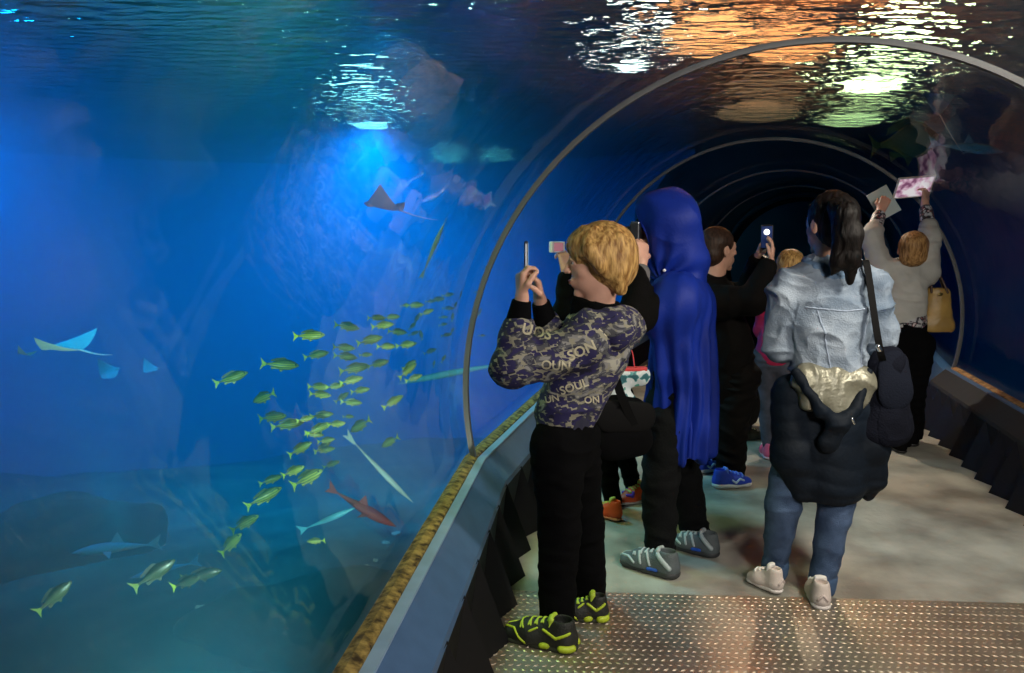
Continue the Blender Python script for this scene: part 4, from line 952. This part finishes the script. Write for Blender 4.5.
# ---------------------------------------------------------------- woman in the cream cardigan, arms raised
def make_cardigan():
    Y = 5.25; f = norm((.10, 1, 0)); rt = np.cross(f, UP)
    hips = P(905, 345, Y); b = base_of(hips)
    t = empty('person', b, 'short haired woman in a cream cardigan with both arms raised holding a tablet', 'person')
    hipL = hips - rt * .085; hipR = hips + rt * .085; kL = P(900, 400, Y); aL = P(901, 440, Y); kR = P(912, 395, Y + .02); aR = P(913, 432, Y + .08)
    hc = P(911, 250, Y - .06); nb = P(904, 270, Y - .03)
    shL = P(882, 272, Y); shR = P(926, 272, Y); elL = P(871, 238, Y + .10); wrL = P(881, 210, Y + .24); elR = P(930, 238, Y + .12); wrR = P(925, 203, Y + .26)
    S = Shape(); hu = norm((0, -.35, 1)); q, A = add_head(S, hc, norm((.15, .92, .3)), hu, 1.05, nb)
    S.cone(hips, P(904, 285, Y), .125, .12, n=f, q=.72); S.cone(shL, shR, .055); S.chain([shL, elL, wrL], [.045, .038, .027]); S.chain([shR, elR, wrR], [.045, .038, .027]); S.chain([hipL, kL, aL], [.08, .055, .04]); S.chain([hipR, kR, aR], [.08, .055, .04])
    add_hand(S, wrL, norm(P(889, 192, Y + .27) - wrL), norm((.45, .8, 0)), 1, 1, (.5, .55, .6, .6), .4); add_hand(S, wrR, norm(P(926, 190, Y + .28) - wrR), norm((-.45, .8, 0)), -1, 1, (.5, .55, .6, .6), .4)
    implicit('body', S, skin(), t, .0055); head_parts(t, q, A, 1.05)
    s = 1.05; S = Shape(); S.ball(q(0, -.022, .036), (.088 * s, .104 * s, .096 * s), A, k=.02); S.ball(q(0, -.055, -.015), (.082 * s, .070 * s, .08 * s), A, k=.02); S.ball(q(0, .12, -.035), (.10 * s, .078 * s, .085 * s), A, k=.012, sub=True)
    implicit('hair', S, hairmat('ginger_blond_hair', (.16, .075, .025), (.50, .28, .11)), t, .0055, disp=hairdisp(45, .006))
    fl, nt, N, L, b_ = nodes('floral_print'); tc = N.new('ShaderNodeTexCoord'); v = N.new('ShaderNodeTexNoise'); v.inputs['Scale'].default_value = 34; v.inputs['Detail'].default_value = 2; L.new(tc.outputs['Object'], v.inputs[0])
    r = ramp(N, [(0, (.5, .5, .5)), (.42, (.35, .33, .35)), (.47, (.03, .03, .04)), (.55, (.02, .02, .025)), (.60, (.40, .08, .10)), (.64, (.6, .58, .58))]); r.color_ramp.interpolation = 'CONSTANT'; L.new(v.outputs[0], r.inputs[0]); L.new(r.outputs[0], b_.inputs['Base Color'])
    S = Shape(); S.cone(P(906, 322, Y), P(905, 300, Y), .135, .13, n=f, q=.76); implicit('blouse', S, fl, t, .007, disp=folds(.006, (12, 12, 12), 111))
    for e_, w_ in ((elL, wrL), (elR, wrR)): S = Shape(); S.cone(e_, e_ * .22 + w_ * .78, .05, .045); implicit('blouse_sleeve', S, fl, t, .006)
    cm = mat('cream_knit', (.46, .45, .42), .85, var=.12, vscale=6, bump=.4, bscale=140); S = Shape()
    S.cone(P(903, 308, Y), P(904, 285, Y), .150, .155, n=f, q=.78, k=.04); S.cone(shL, shR, .085, k=.05); S.chain([shL, elL, elL * .7 + wrL * .3], [.085, .075, .062], k=.03); S.chain([shR, elR, elR * .7 + wrR * .3], [.085, .070, .062], k=.03); S.cone(nb - UP * .03, nb + UP * .01, .09, .07, k=.04)
    implicit('cardigan', S, cm, t, .007, disp=folds(.009, (8, 8, 12), 113))
    pant(t, hipL, kL, aL, hipR, kR, aR, [.11, .085, .07], black_cloth, f, 115, .009, wr=.135, q=.8, amp=.008)
    for a, c in ((G(903, 454), G(893, 448)), (G(914, 447), G(905, 440))): shoe(t, a, c + np.array([0, .05, 0]), black_cloth, mat('black_sole', (.01, .01, .01), .6), None, name='boot', W=.40, high=.04, h=.006)
    c = P(914, 187, Y + .30); dn = norm((.02, .80, .55)); ax = (norm((1, -.02, .08)), dn, None); u_ = norm(np.cross(ax[0], dn)); ax = (ax[0], np.cross(u_, ax[0]), u_)
    tb = empty('tablet', tuple(c), 'white framed tablet with a lit pink screen held high above the cardigan woman', 'tablet')
    box_obj('tablet_case', c, (.135, .005, .088), ax, mat('tablet_white', (.6, .58, .56), .4), tb, .004)
    m, nt, N, L, b_ = nodes('tablet_picture'); tc = N.new('ShaderNodeTexCoord'); v = N.new('ShaderNodeTexNoise'); v.inputs['Scale'].default_value = 18; L.new(tc.outputs['Object'], v.inputs[0]); r = ramp(N, [(.38, (.25, .08, .18)), (.5, (.75, .45, .6)), (.62, (.95, .9, .92))]); L.new(v.outputs[0], r.inputs[0]); L.new(r.outputs[0], b_.inputs['Emission Color']); b_.inputs['Emission Strength'].default_value = .65; b_.inputs['Base Color'].default_value = (.05, .05, .05, 1)
    box_obj('screen', c - ax[1] * .0056, (.122, .001, .076), ax, m, tb, .0005)
    c = P(884, 203, Y + .33); ax = frame(norm((.35, .9, .1))); a_ = .55; l2 = norm(ax[0] * math.cos(a_) + ax[2] * math.sin(a_)); u2 = np.cross(l2, ax[1])
    pp_ = empty('leaflet', tuple(c), 'folded pale grey leaflet held in the left hand of the cardigan woman', 'leaflet')
    V, Fc = [], []; box(V, Fc, c + ax[1] * .03 + u2 * .055, (.075, .0012, .055), (l2, norm(ax[1] + u2 * .25), norm(u2 - ax[1] * .25))); box(V, Fc, c + ax[1] * .03 - u2 * .054, (.075, .0012, .055), (l2, norm(ax[1] - u2 * .25), norm(u2 + ax[1] * .25)))
    pymesh('sheet', V, Fc, mat('leaflet_paper', (.42, .50, .48), .6), pp_)
    # handbag
    c = P(937, 308, Y - .02); hb = empty('handbag', tuple(c), 'tan leather handbag hanging from the right shoulder of the cardigan woman', 'bag'); tm = mat('tan_leather', (.36, .22, .06), .45, var=.2, vscale=9, bump=.2, bscale=60)
    S = Shape(); ax = frame((.25, 1, 0)); S.cone(c + UP * .09, c - UP * .115, .080, .108, n=ax[1], q=.5, k=.03); S.cone(c - UP * .13 - ax[0] * .07, c - UP * .13 + ax[0] * .07, .045, .045, n=ax[1], q=.9, k=.04); S.half(c + UP * .14, UP); S.half(c - UP * .165, -UP)
    implicit('bag_body', S, tm, hb, .006, disp=folds(.004, (9, 9, 9), 121))
    for sg in (-1, 1):
        S = Shape(); S.chain(curve_pts([c + UP * .11 - ax[0] * .05 + ax[1] * .03 * sg, c + UP * .21 - ax[0] * .06 + ax[1] * .02 * sg, P(926, 262, Y - .03 + .02 * sg), c + UP * .22 + ax[0] * .0 + ax[1] * .02 * sg, c + UP * .11 + ax[0] * .05 + ax[1] * .03 * sg], 4), [.008] * 17, k=.003); implicit('handle', S, mat('brown_handle', (.06, .03, .02), .5), hb, .0045)
    S = Shape(); S.ball(c + UP * .10 - ax[1] * .055, (.018, .006, .012)); implicit('clasp', S, mat('brass', (.6, .42, .15), .3, metal=1), hb, .004)
make_cardigan()

# ---------------------------------------------------------------- two children further down the tunnel
def make_child(Y, hp, hdpx, f, hgt_s, label, jacket, legm, hairm, shoem, solem, px_feet, seed, hands_up=None):
    f = norm(f); rt = np.cross(f, UP); hips = P(*hp, Y); b = base_of(hips); t = empty('person', b, label, 'person')
    hc = P(*hdpx, Y); nb = hc - UP * .15 - f * .015; ch = nb - UP * .07
    shL = ch - rt * .135; shR = ch + rt * .135; elL = shL + np.array([0, 0, -.2]) + f * .08; elR = shR + np.array([0, 0, -.2]) + f * .08; wrL = elL + f * .17 + UP * .06 + rt * .03; wrR = elR + f * .17 + UP * .06 - rt * .03
    hipL = hips - rt * .07 - UP * .03; hipR = hips + rt * .07 - UP * .03; fL, fR = [G(*p) for p in px_feet]
    aL = np.array([fL[0], fL[1], .1]); aR = np.array([fR[0], fR[1], .1]); kL = (hipL + aL) / 2 + f * .02; kR = (hipR + aR) / 2 + f * .02
    S = Shape(); q, A = add_head(S, hc, f, UP, .97, nb); S.cone(hips, ch, .10, .10, n=f, q=.72); S.cone(shL, shR, .045); S.chain([shL, elL, wrL], [.04, .034, .023]); S.chain([shR, elR, wrR], [.04, .034, .023]); S.chain([hipL, kL, aL], [.07, .045, .032]); S.chain([hipR, kR, aR], [.07, .045, .032])
    add_hand(S, wrL, f + UP * .3, -UP + rt * .2, -1, .88); add_hand(S, wrR, f + UP * .3, -UP - rt * .2, 1, .88); implicit('body', S, skin(), t, .006); head_parts(t, q, A, .97)
    s = .97; S = Shape(); S.ball(q(0, -.022, .036), (.088 * s, .104 * s, .096 * s), A, k=.02); S.ball(q(0, -.055, -.03), (.082 * s, .066 * s, .09 * s), A, k=.02); S.ball(q(0, .12, -.035), (.10 * s, .078 * s, .085 * s), A, k=.012, sub=True); implicit('hair', S, hairm, t, .006, disp=hairdisp(seed, .006))
    S = Shape(); S.cone(hips + UP * .0, ch - UP * .03, .13, .125, n=f, q=.8, k=.03); S.cone(shL, shR, .065, k=.04); S.chain([shL, elL, elL * .2 + wrL * .8], [.065, .058, .042], k=.03); S.chain([shR, elR, elR * .2 + wrR * .8], [.065, .058, .042], k=.03); S.cone(nb - UP * .03, nb, .07, .065, k=.03); implicit('jacket', S, jacket, t, .008, disp=folds(.007, (9, 9, 12), seed + 1))
    pant(t, hipL, kL, aL, hipR, kR, aR, [.08, .056, .042], legm, f, seed + 2, .009, wr=.11, amp=.004)
    for a in (fL, fR): shoe(t, a - f * .06, a + f * .15, shoem, solem, MATS['white_lace'], W=.38, h=.005)
    return t
make_child(5.0, (775, 352), (789, 268), (.1, 1, 0), 1, 'child with blond hair, crimson jacket and pink sneakers, half hidden by the denim jacket woman', mat('crimson_jacket', (.42, .01, .07), .6), mat('grey_leggings', (.05, .055, .08), .8, var=.4, vscale=14), MATS['blond_hair'], mat('pink_mesh', (.65, .10, .20), .5), mat('pink_sole', (.6, .4, .45), .5), ((768, 458), (789, 462)), 131)
make_child(5.75, (752, 345), (764, 272), (.75, .2, 0), 1, 'small child in black with dark boots, behind the long black coat', black_cloth, mat('black_leggings', (.006, .006, .008), .8), MATS['brown_short_hair'], mat('dark_boot', (.03, .028, .02), .6), MATS['dark_sole'], ((736, 436), (745, 440)), 141)

# ================================================================== LIFE IN THE TANK
def fish_mesh(L, hgt, wid, prof=None, n=14, m=12, bend=0):
    """a fish body along +x (head at +x), length L"""
    prof = prof or [(0, .10), (.06, .30), (.15, .62), (.28, .92), (.40, 1.0), (.55, .90), (.70, .62), (.84, .30), (.92, .20), (1, .16)]
    V, Fc = [], []; xs = np.linspace(0, 1, n)
    for i, x in enumerate(xs):
        r = np.interp(x, [p[0] for p in prof], [p[1] for p in prof]); X = L * (.5 - x * .86)
        for j in range(m):
            a = 2 * math.pi * j / m; V.append((X, wid / 2 * r * math.sin(a) + bend * (x - .3) ** 2 * L, hgt / 2 * r * math.cos(a) * (1.06 if math.cos(a) > 0 else .94)))
    for i in range(n - 1):
        for j in range(m): a = i * m + j; b = i * m + (j + 1) % m; Fc.append((a, a + m, b + m, b))
    Fc.append(tuple(range(m))); Fc.append(tuple(range((n - 1) * m, n * m))[::-1]); return V, Fc
def fin(pts, th):
    """thin bevelled fin from an outline in the xz plane (y offset carried)"""
    n = len(pts); V = [(x, y - th / 2, z) for x, y, z in pts] + [(x, y + th / 2, z) for x, y, z in pts]
    return V, [tuple(range(n)), tuple(range(n, 2 * n))[::-1]] + [(i, n + i, n + (i + 1) % n, (i + 1) % n) for i in range(n)]
def obj_local(name, V, Fc, m, parent=None, smooth=True):
    me = bpy.data.meshes.new(name); me.from_pydata(V, [], Fc); me.update(); me.materials.append(m)
    if smooth: me.polygons.foreach_set('use_smooth', [True] * len(me.polygons))
    o = bpy.data.objects.new(name, me); COL.objects.link(o); o.parent = parent; return o
def fish_material(name, stripes=True, base=(.42, .48, .06), alt=(.10, .14, .05)):
    m, nt, N, L, b = nodes(name); b.inputs['Roughness'].default_value = .35
    tc = N.new('ShaderNodeTexCoord'); w_ = N.new('ShaderNodeTexWave'); w_.wave_type = 'BANDS'; w_.bands_direction = 'Z'; w_.inputs['Scale'].default_value = 22; w_.inputs['Distortion'].default_value = 1.5
    L.new(tc.outputs['Object'], w_.inputs[0]); r = ramp(N, [(.35, alt), (.6, base)]); L.new(w_.outputs[0], r.inputs[0])
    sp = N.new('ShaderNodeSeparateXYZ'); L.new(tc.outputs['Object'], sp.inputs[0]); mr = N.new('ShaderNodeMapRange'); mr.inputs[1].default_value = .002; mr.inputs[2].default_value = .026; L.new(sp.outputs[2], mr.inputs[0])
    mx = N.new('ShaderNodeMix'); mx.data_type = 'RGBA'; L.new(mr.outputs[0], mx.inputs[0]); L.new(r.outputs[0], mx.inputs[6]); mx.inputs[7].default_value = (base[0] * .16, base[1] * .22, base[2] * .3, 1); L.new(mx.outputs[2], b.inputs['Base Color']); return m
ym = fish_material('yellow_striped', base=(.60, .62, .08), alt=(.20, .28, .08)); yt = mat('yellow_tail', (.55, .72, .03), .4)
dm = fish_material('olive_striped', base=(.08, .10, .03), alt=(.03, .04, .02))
eye_m = mat('fish_eye', (.01, .01, .01), .15)
def make_fish(bodym, tailm, L=.22, hgt=.30):
    V, Fc = fish_mesh(L, L * hgt, L * .16); body = obj_local('fish', V, Fc, bodym)
    V, Fc = fin([(-.34 * L, 0, 0.02 * L), (-.42 * L, 0, .06 * L), (-.52 * L, 0, .17 * L), (-.475 * L, 0, .02 * L), (-.475 * L, 0, -.02 * L), (-.52 * L, 0, -.17 * L), (-.42 * L, 0, -.06 * L), (-.34 * L, 0, -.02 * L)], .012 * L); obj_local('tail_fin', V, Fc, tailm, body, False)
    V, Fc = fin([(.22 * L, 0, hgt * .40 * L), (.10 * L, 0, hgt * .70 * L), (-.08 * L, 0, hgt * .60 * L), (-.24 * L, 0, hgt * .42 * L), (-.26 * L, 0, hgt * .24 * L), (0, 0, hgt * .40 * L)], .01 * L); obj_local('dorsal_fin', V, Fc, bodym, body, False)
    V, Fc = fin([(.12 * L, 0, -hgt * .40 * L), (.02 * L, 0, -hgt * .68 * L), (-.02 * L, 0, -hgt * .42 * L), (-.12 * L, 0, -hgt * .38 * L), (-.22 * L, 0, -hgt * .48 * L), (-.24 * L, 0, -hgt * .2 * L)], .01 * L); obj_local('belly_fin', V, Fc, bodym, body, False)
    bm = bmesh.new()
    for e in (-1, 1): bmesh.ops.create_icosphere(bm, subdivisions=1, radius=.022 * L, matrix=Matrix.Translation((.40 * L, e * .045 * L, .03 * L)))
    me = bpy.data.meshes.new('eyes'); bm.to_mesh(me); bm.free(); me.materials.append(eye_m); o = bpy.data.objects.new('eyes', me); COL.objects.link(o); o.parent = body
    return body
def copy_tree(o):
    c = o.copy(); COL.objects.link(c)
    for ch in o.children: d = ch.copy(); COL.objects.link(d); d.parent = c
    return c
def place_fish(o, px, py, Y, ang, yaw, length_px, L0):
    """head direction in the picture plane = ang; yaw turns it out of that plane"""
    c = P(px, py, Y); o.location = tuple(c); a = math.radians(ang)
    d = np.array([math.cos(a) * math.cos(yaw), math.sin(yaw), math.sin(a) * math.cos(yaw)])
    up_ = UP if abs(d[2]) < .97 else np.array([-1., 0, 0]); s_ = norm(np.cross(up_, d)); u_ = np.cross(d, s_)
    k = length_px * Y / F_PX / L0 / max(.5, math.cos(yaw))
    M = Matrix(((d[0], s_[0], u_[0]), (d[1], s_[1], u_[1]), (d[2], s_[2], u_[2]))).to_4x4()
    o.rotation_euler = M.to_euler(); o.scale = (k, k, k)
A2 = [(105,330,105,18),(215,395,95,205),(270,285,110,-8),(368,187,100,2),(392,252,80,10),(495,157,85,-8),(595,128,60,0),(645,125,55,5),(615,153,75,8),(572,203,80,12),(485,228,75,-3),(490,258,80,-5),(558,252,45,5),(628,224,60,-3),(695,218,70,8),(665,175,60,-8),(725,85,55,0),(690,85,30,10),(765,108,45,20),(520,298,90,8),(600,282,75,15),(400,360,75,0),(405,386,75,-3),(455,358,60,5),(510,338,75,12),(540,372,65,10),(478,395,55,35),(510,412,70,-5),(500,460,40,5),(245,462,100,10),(295,487,100,5),(355,468,55,10),(410,455,75,5),(460,485,65,10),(400,500,80,20),(385,520,60,-10),(540,490,90,215),(425,540,60,10),(420,572,65,5),(650,410,75,30),(640,545,75,215),(700,305,70,40),(720,330,60,20),(705,285,50,30)]
SM = [(835,50,40,10),(800,65,45,5),(775,72,30,0),(835,95,40,0),(878,50,28,80),(860,85,25,70),(820,125,30,5),(818,150,28,10),(850,125,28,80),(830,185,35,10),(850,170,25,60),(730,130,40,60),(715,155,35,45),(745,185,35,100),(720,180,35,20),(775,240,45,20),(788,282,25,80),(820,265,30,60),(940,110,30,60),(950,187,22,0),(930,40,15,0)]
A4 = [(185,165,100,25),(130,240,95,30),(90,300,95,45),(270,90,75,25),(205,115,60,15),(310,110,110,30),(380,70,50,20),(290,25,80,30),(355,20,50,30)]
school = [(200 + x / 3.367, 280 + y / 3.367, l / 3.367, a, 0) for x, y, l, a in A2] + [(200 + x / 2.89, 440 + y / 2.89, l / 2.89, a, 0) for x, y, l, a in A4] + [(200 + x / 3.367, 280 + y / 3.367, l / 3.367, a, 1) for x, y, l, a in SM]
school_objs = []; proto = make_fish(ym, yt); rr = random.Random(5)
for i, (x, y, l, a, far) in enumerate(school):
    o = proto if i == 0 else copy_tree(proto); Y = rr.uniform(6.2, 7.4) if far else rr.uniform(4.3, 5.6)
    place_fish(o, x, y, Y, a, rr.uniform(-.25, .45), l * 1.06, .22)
    school_objs.append((y, x, l, a, far, o)); tag(o, None, 'fish', 'school of yellow striped fish')
ORD = ['leftmost', 'second from the left', 'third from the left', 'fourth from the left', 'fifth from the left', 'sixth from the left', 'seventh from the left', 'eighth from the left']
def ordinal(k, n):
    if k <= (n - 1) // 2 and k < 8: return ORD[k]
    m_ = n - 1 - k; return 'rightmost' if m_ == 0 else ORD[m_].replace('left', 'right') if m_ < 8 else ORD[min(k, 7)]
school_objs.sort(key=lambda t_: t_[0]); rows = ['topmost', 'second', 'third', 'fourth', 'fifth', 'sixth', 'lowest']; nr = math.ceil(len(school_objs) / len(rows))
for r_ in range(len(rows)):
    row = sorted(school_objs[r_ * nr:(r_ + 1) * nr], key=lambda t_: t_[1])
    for k, (y, x, l, a, far, o) in enumerate(row):
        look = 'tiny' if far and l < 11 else 'small' if l < 19 else 'larger'
        way = 'facing left' if 90 < a < 270 else 'head up' if a >= 35 else 'facing right'
        o['label'] = '%s yellow fish %s, %s in the %s row of the school' % (look, way, ordinal(k, len(row)), rows[r_])
def single(px, py, Y, l, a, yaw, label, bodym, tailm, name='fish', hgt=.30, L=.3):
    o = make_fish(bodym, tailm, L, hgt); place_fish(o, px, py, Y, a, yaw, l, L); o.name = name; tag(o, label, 'fish'); return o
yg = mat('dull_yellow_tail', (.16, .22, .02), .5)
single(54, 597, 3.4, 46, 42, .2, 'dark olive fish with yellow tail alone at the lower left', dm, yg)
single(154, 574, 3.6, 50, 33, .2, 'dark olive fish with yellow tail angled upward beside the blue fish', dm, yg)
single(186, 582, 3.7, 38, 25, -.2, 'dark fish with a bright yellow tail, overlapped by a longer one', dm, yt)
single(202, 575, 3.9, 42, 12, .1, 'longer olive fish with a blurred head at the right of the lower group', dm, yg)
single(316, 541, 4.2, 20, 185, .1, 'small lone yellow fish close above the seabed by the blue fish', ym, yt)
# slender fish and sharks
def slender(px0, py0, px1, py1, Y, label, m, cat='fish', name='slender_fish', fat=.11, tail=.10, dorsal=True, snout=False, Y1=None):
    a = P(px0, py0, Y); b = P(px1, py1, Y1 or Y); L = np.linalg.norm(b - a); c = (a + b) / 2          # a head, b tail
    prof = [(0, .06), (.10, .45), (.25, .85), (.40, 1), (.60, .80), (.80, .42), (.92, .2), (1, .14)] if not snout else [(0, .04), (.12, .10), (.22, .55), (.40, 1), (.6, .85), (.8, .5), (1, .15)]
    V, Fc = fish_mesh(L, L * fat, L * fat * .85, prof, 18, 12, bend=.12); body = obj_local(name, V, Fc, m)
    V, Fc = fin([(-.34 * L, .04 * L, .01 * L), (-.50 * L, .06 * L, tail * L), (-.45 * L, .055 * L, 0), (-.49 * L, .06 * L, -tail * .7 * L), (-.34 * L, .04 * L, -.01 * L)], .008 * L); obj_local('tail_fin', V, Fc, m, body, False)
    if dorsal:
        V, Fc = fin([(.08 * L, 0, fat * .4 * L), (-.02 * L, 0, fat * 1.25 * L), (-.06 * L, 0, fat * .38 * L)], .012 * L); obj_local('dorsal_fin', V, Fc, m, body, False)
        for e in (-1, 1):
            V = [(.16 * L, e * fat * .3 * L, -.01 * L), (.02 * L, e * .16 * L, -.06 * L), (.06 * L, e * fat * .3 * L, -.02 * L), (.16 * L, e * fat * .3 * L, -.022 * L), (.02 * L, e * .16 * L, -.066 * L), (.06 * L, e * fat * .3 * L, -.03 * L)]
            obj_local('side_fin', V, [(0, 1, 2), (3, 5, 4), (0, 3, 4, 1), (1, 4, 5, 2), (2, 5, 3, 0)], m, body, False)
    body.location = tuple(c); d = norm(a - b); s_ = norm(np.cross(UP, d)); u_ = np.cross(d, s_)
    body.rotation_euler = Matrix(((d[0], s_[0], u_[0]), (d[1], s_[1], u_[1]), (d[2], s_[2], u_[2]))).to_euler(); tag(body, label, cat); return body
bm1 = mat('pale_blue_skin', (.16, .34, .50), .5); bm2 = mat('cyan_skin', (.10, .50, .70), .4); rm = mat('red_scales', (.30, .03, .03), .6); wm_ = mat('silver_scales', (.38, .46, .50), .4); ym2 = mat('yellow_brown_skin', (.34, .26, .06), .5)
slender(72, 553, 165, 541, 5.6, 'pale blue shark gliding left over the dark seabed', bm1, 'shark', 'shark', .13)
slender(130, 578, 203, 559, 5.9, 'slender blue shark half hidden behind the two olive fish', mat('bright_blue_skin', (.08, .35, .60), .4), 'shark', 'shark', .10)
slender(355, 508, 297, 533, 4.5, 'slender bright blue fish low over the seabed', bm2, fat=.10, dorsal=False)
slender(396, 527, 325, 488, 4.6, 'dull red fish low over the seabed near the ledge', rm, fat=.14)
slender(413, 503, 343, 434, 4.4, 'thin silver white fish slanting down to the right', wm_, fat=.06, dorsal=False, tail=.05)
slender(447, 217, 420, 280, 5.0, 'thin yellow brown trumpetfish standing nearly upright in the water', ym2, fat=.07, dorsal=False, tail=.04, snout=True, name='trumpetfish')
slender(398, 384, 527, 358, 5.6, 'long pale cyan fish shape in place of a reflection, behind the tunnel seam', mat('pale_cyan_streak', (.12, .55, .75), .5), fat=.055, dorsal=False, tail=.04)  # fish shape standing in for the ledge reflected in the glass
slender(1005, 152, 930, 143, 6.6, 'blue fish with a yellow tail in the upper right tank', mat('blue_yellow', (.10, .35, .55), .4), fat=.14)
# rays
def ray_fish(px, py, Y, span, head, roll, label, top, belly, name='stingray', flap=.35, tail=1.2, tailm=None):
    n = 9; V, Fc = [], []; rows = 11
    for side in (1, -1):
        for i in range(rows):
            v = i / (rows - 1)
            for j in range(-n, n + 1):
                u = j / n; half = .5 - .5 * abs(u) ** 1.25; x = (.5 - v) * 2 * half * .62 - .10 * abs(u); th = .075 * (1 - abs(u)) ** 1.3 * math.sin(math.pi * min(1, max(0, v))) ** .7
                V.append((x * span, u * .5 * span, span * (flap * abs(u) ** 1.6 * .5 + side * th * .5)))
    R = 2 * n + 1
    for s_ in (0, 1):
        o_ = s_ * rows * R
        for i in range(rows - 1):
            for j in range(R - 1):
                a = o_ + i * R + j; f_ = (a, a + 1, a + R + 1, a + R); Fc.append(f_ if s_ else f_[::-1])
    body = obj_local(name, V, Fc, top)
    if belly is not None:
        body.data.materials.append(belly)
        for k, p in enumerate(body.data.polygons):
            if k >= len(Fc) // 2: p.material_index = 1
    V, Fc = [], []
    for i in range(12):
        t = i / 11; r = .016 * span * (1 - t * .85); x = -.28 * span - t * tail * span; z = -.05 * span * math.sin(t * 2.2)
        for j in range(6): a = j * math.pi / 3; V.append((x, r * math.cos(a), z + r * math.sin(a)))
    for i in range(11):
        for j in range(6): a = i * 6 + j; b = i * 6 + (j + 1) % 6; Fc.append((a, b, b + 6, a + 6))
    obj_local('tail', V, Fc, tailm or top, body)
    V, Fc = fish_mesh(span * .30, span * .10, span * .13, n=8, m=10); V = [(x + .22 * span, y, z) for x, y, z in V]; obj_local('head', V, Fc, top, body)
    body.location = tuple(P(px, py, Y)); d = norm(head); s_ = norm(np.cross(UP, d)) if abs(d[2]) < .95 else np.array([0, 1., 0]); u_ = np.cross(d, s_)
    M = Matrix(((d[0], s_[0], u_[0]), (d[1], s_[1], u_[1]), (d[2], s_[2], u_[2]))) @ Matrix.Rotation(roll, 3, 'X'); body.rotation_euler = M.to_euler(); tag(body, label, 'ray'); return body
pale = mat('ray_pale', (.95, .92, .70), .5); palet = mat('ray_olive', (.34, .42, .22), .5); dullr = mat('ray_dull_teal', (.12, .22, .20), .7); lil = mat('ray_lilac', (.75, .35, .85), .5); cream = mat('ray_cream', (.85, .86, .78), .4)
ray_fish(62, 348, 6.0, .62, (-.96, .25, .02), -.0, 'cream bellied ray with one wing raised at the far left', pale, pale, flap=.42, tail=.5)
ray_fish(24, 354, 6.6, .20, (-.9, .3, .1), .4, 'tiny pale ray at the very left edge', palet, pale, flap=.6, tail=.4)
ray_fish(110, 373, 8.6, .34, (.5, .6, .3), .7, 'faint bluish ray right of the cream bellied ray', dullr, dullr, flap=.8, tail=.3)
ray_fish(151, 370, 9.0, .28, (.6, .6, .1), .5, 'fainter small ray, rightmost of the left hand rays', dullr, dullr, flap=.7, tail=.2)
ray_fish(384, 207, 5.2, .42, (-.93, .3, .18), .25, 'lilac eagle ray with a long pale tail near the bright glow', lil, lil, flap=.5, tail=.7)
ray_fish(933, 104, 6.2, .34, (-.50, .15, .80), .3, 'dark ray with a long white tail trailing in the upper right', mat('ray_dark', (.10, .12, .16), .6), mat('ray_grey', (.2, .22, .24), .6), flap=.5, tail=1.1, tailm=cream)
single(905, 142, 7.6, 70, 8, .1, 'large dim green fish over the right side of the tunnel', mat('dim_green', (.16, .20, .05), .7), mat('dim_green_fin', (.14, .17, .05), .7), hgt=.5)
# pebbles and shells catching the light on the seabed
zx = lambda x, y: float(-1.15 + .28 * vnoise(np.array([[x * .35, y * .35, 0]]), 3)[0] + .10 * vnoise(np.array([[x * 1.3, y * 1.3, 0]]), 4)[0] + .04 * vnoise(np.array([[x * 3, y * 3, 0]]), 5)[0] - .35 * min(1, max(0, (-x - 2) / 5)) - .17 * min(11, max(0, y - 5)))
pb = mat('pale_stone', (.45, .50, .36), .7); rr = random.Random(9); pts_ = [(345, 560), (355, 570), (340, 580), (365, 552), (330, 585), (250, 500), (300, 640), (320, 655), (285, 660), (375, 545), (385, 510), (230, 620), (100, 660), (395, 490), (360, 600), (200, 600)]
base_p = None
for i, (x, y) in enumerate(pts_):
    g = G(x, y, -1.1); bm = bmesh.new()
    if base_p is None:
        bmesh.ops.create_icosphere(bm, subdivisions=2, radius=.03)
        for v in bm.verts: v.co *= 1 + .25 * rr.uniform(-1, 1); v.co.z *= .45; v.co.x *= 1.6
        me = bpy.data.meshes.new('pebble'); bm.to_mesh(me); me.materials.append(pb); base_p = bpy.data.objects.new('pebble', me); o = base_p
    else: o = base_p.copy()
    bm.free(); COL.objects.link(o); o.location = (g[0], g[1], zx(g[0], g[1]) + .006); o.rotation_euler = (0, 0, rr.uniform(0, 3)); o.scale = [rr.uniform(.6, 1.3)] * 3
    tag(o, 'pale pebble on the dark seabed, ' + ordinal(sorted(pts_).index((x, y)), len(pts_)) + ' of the scattered pebbles', 'pebble', 'pale pebbles on the seabed')
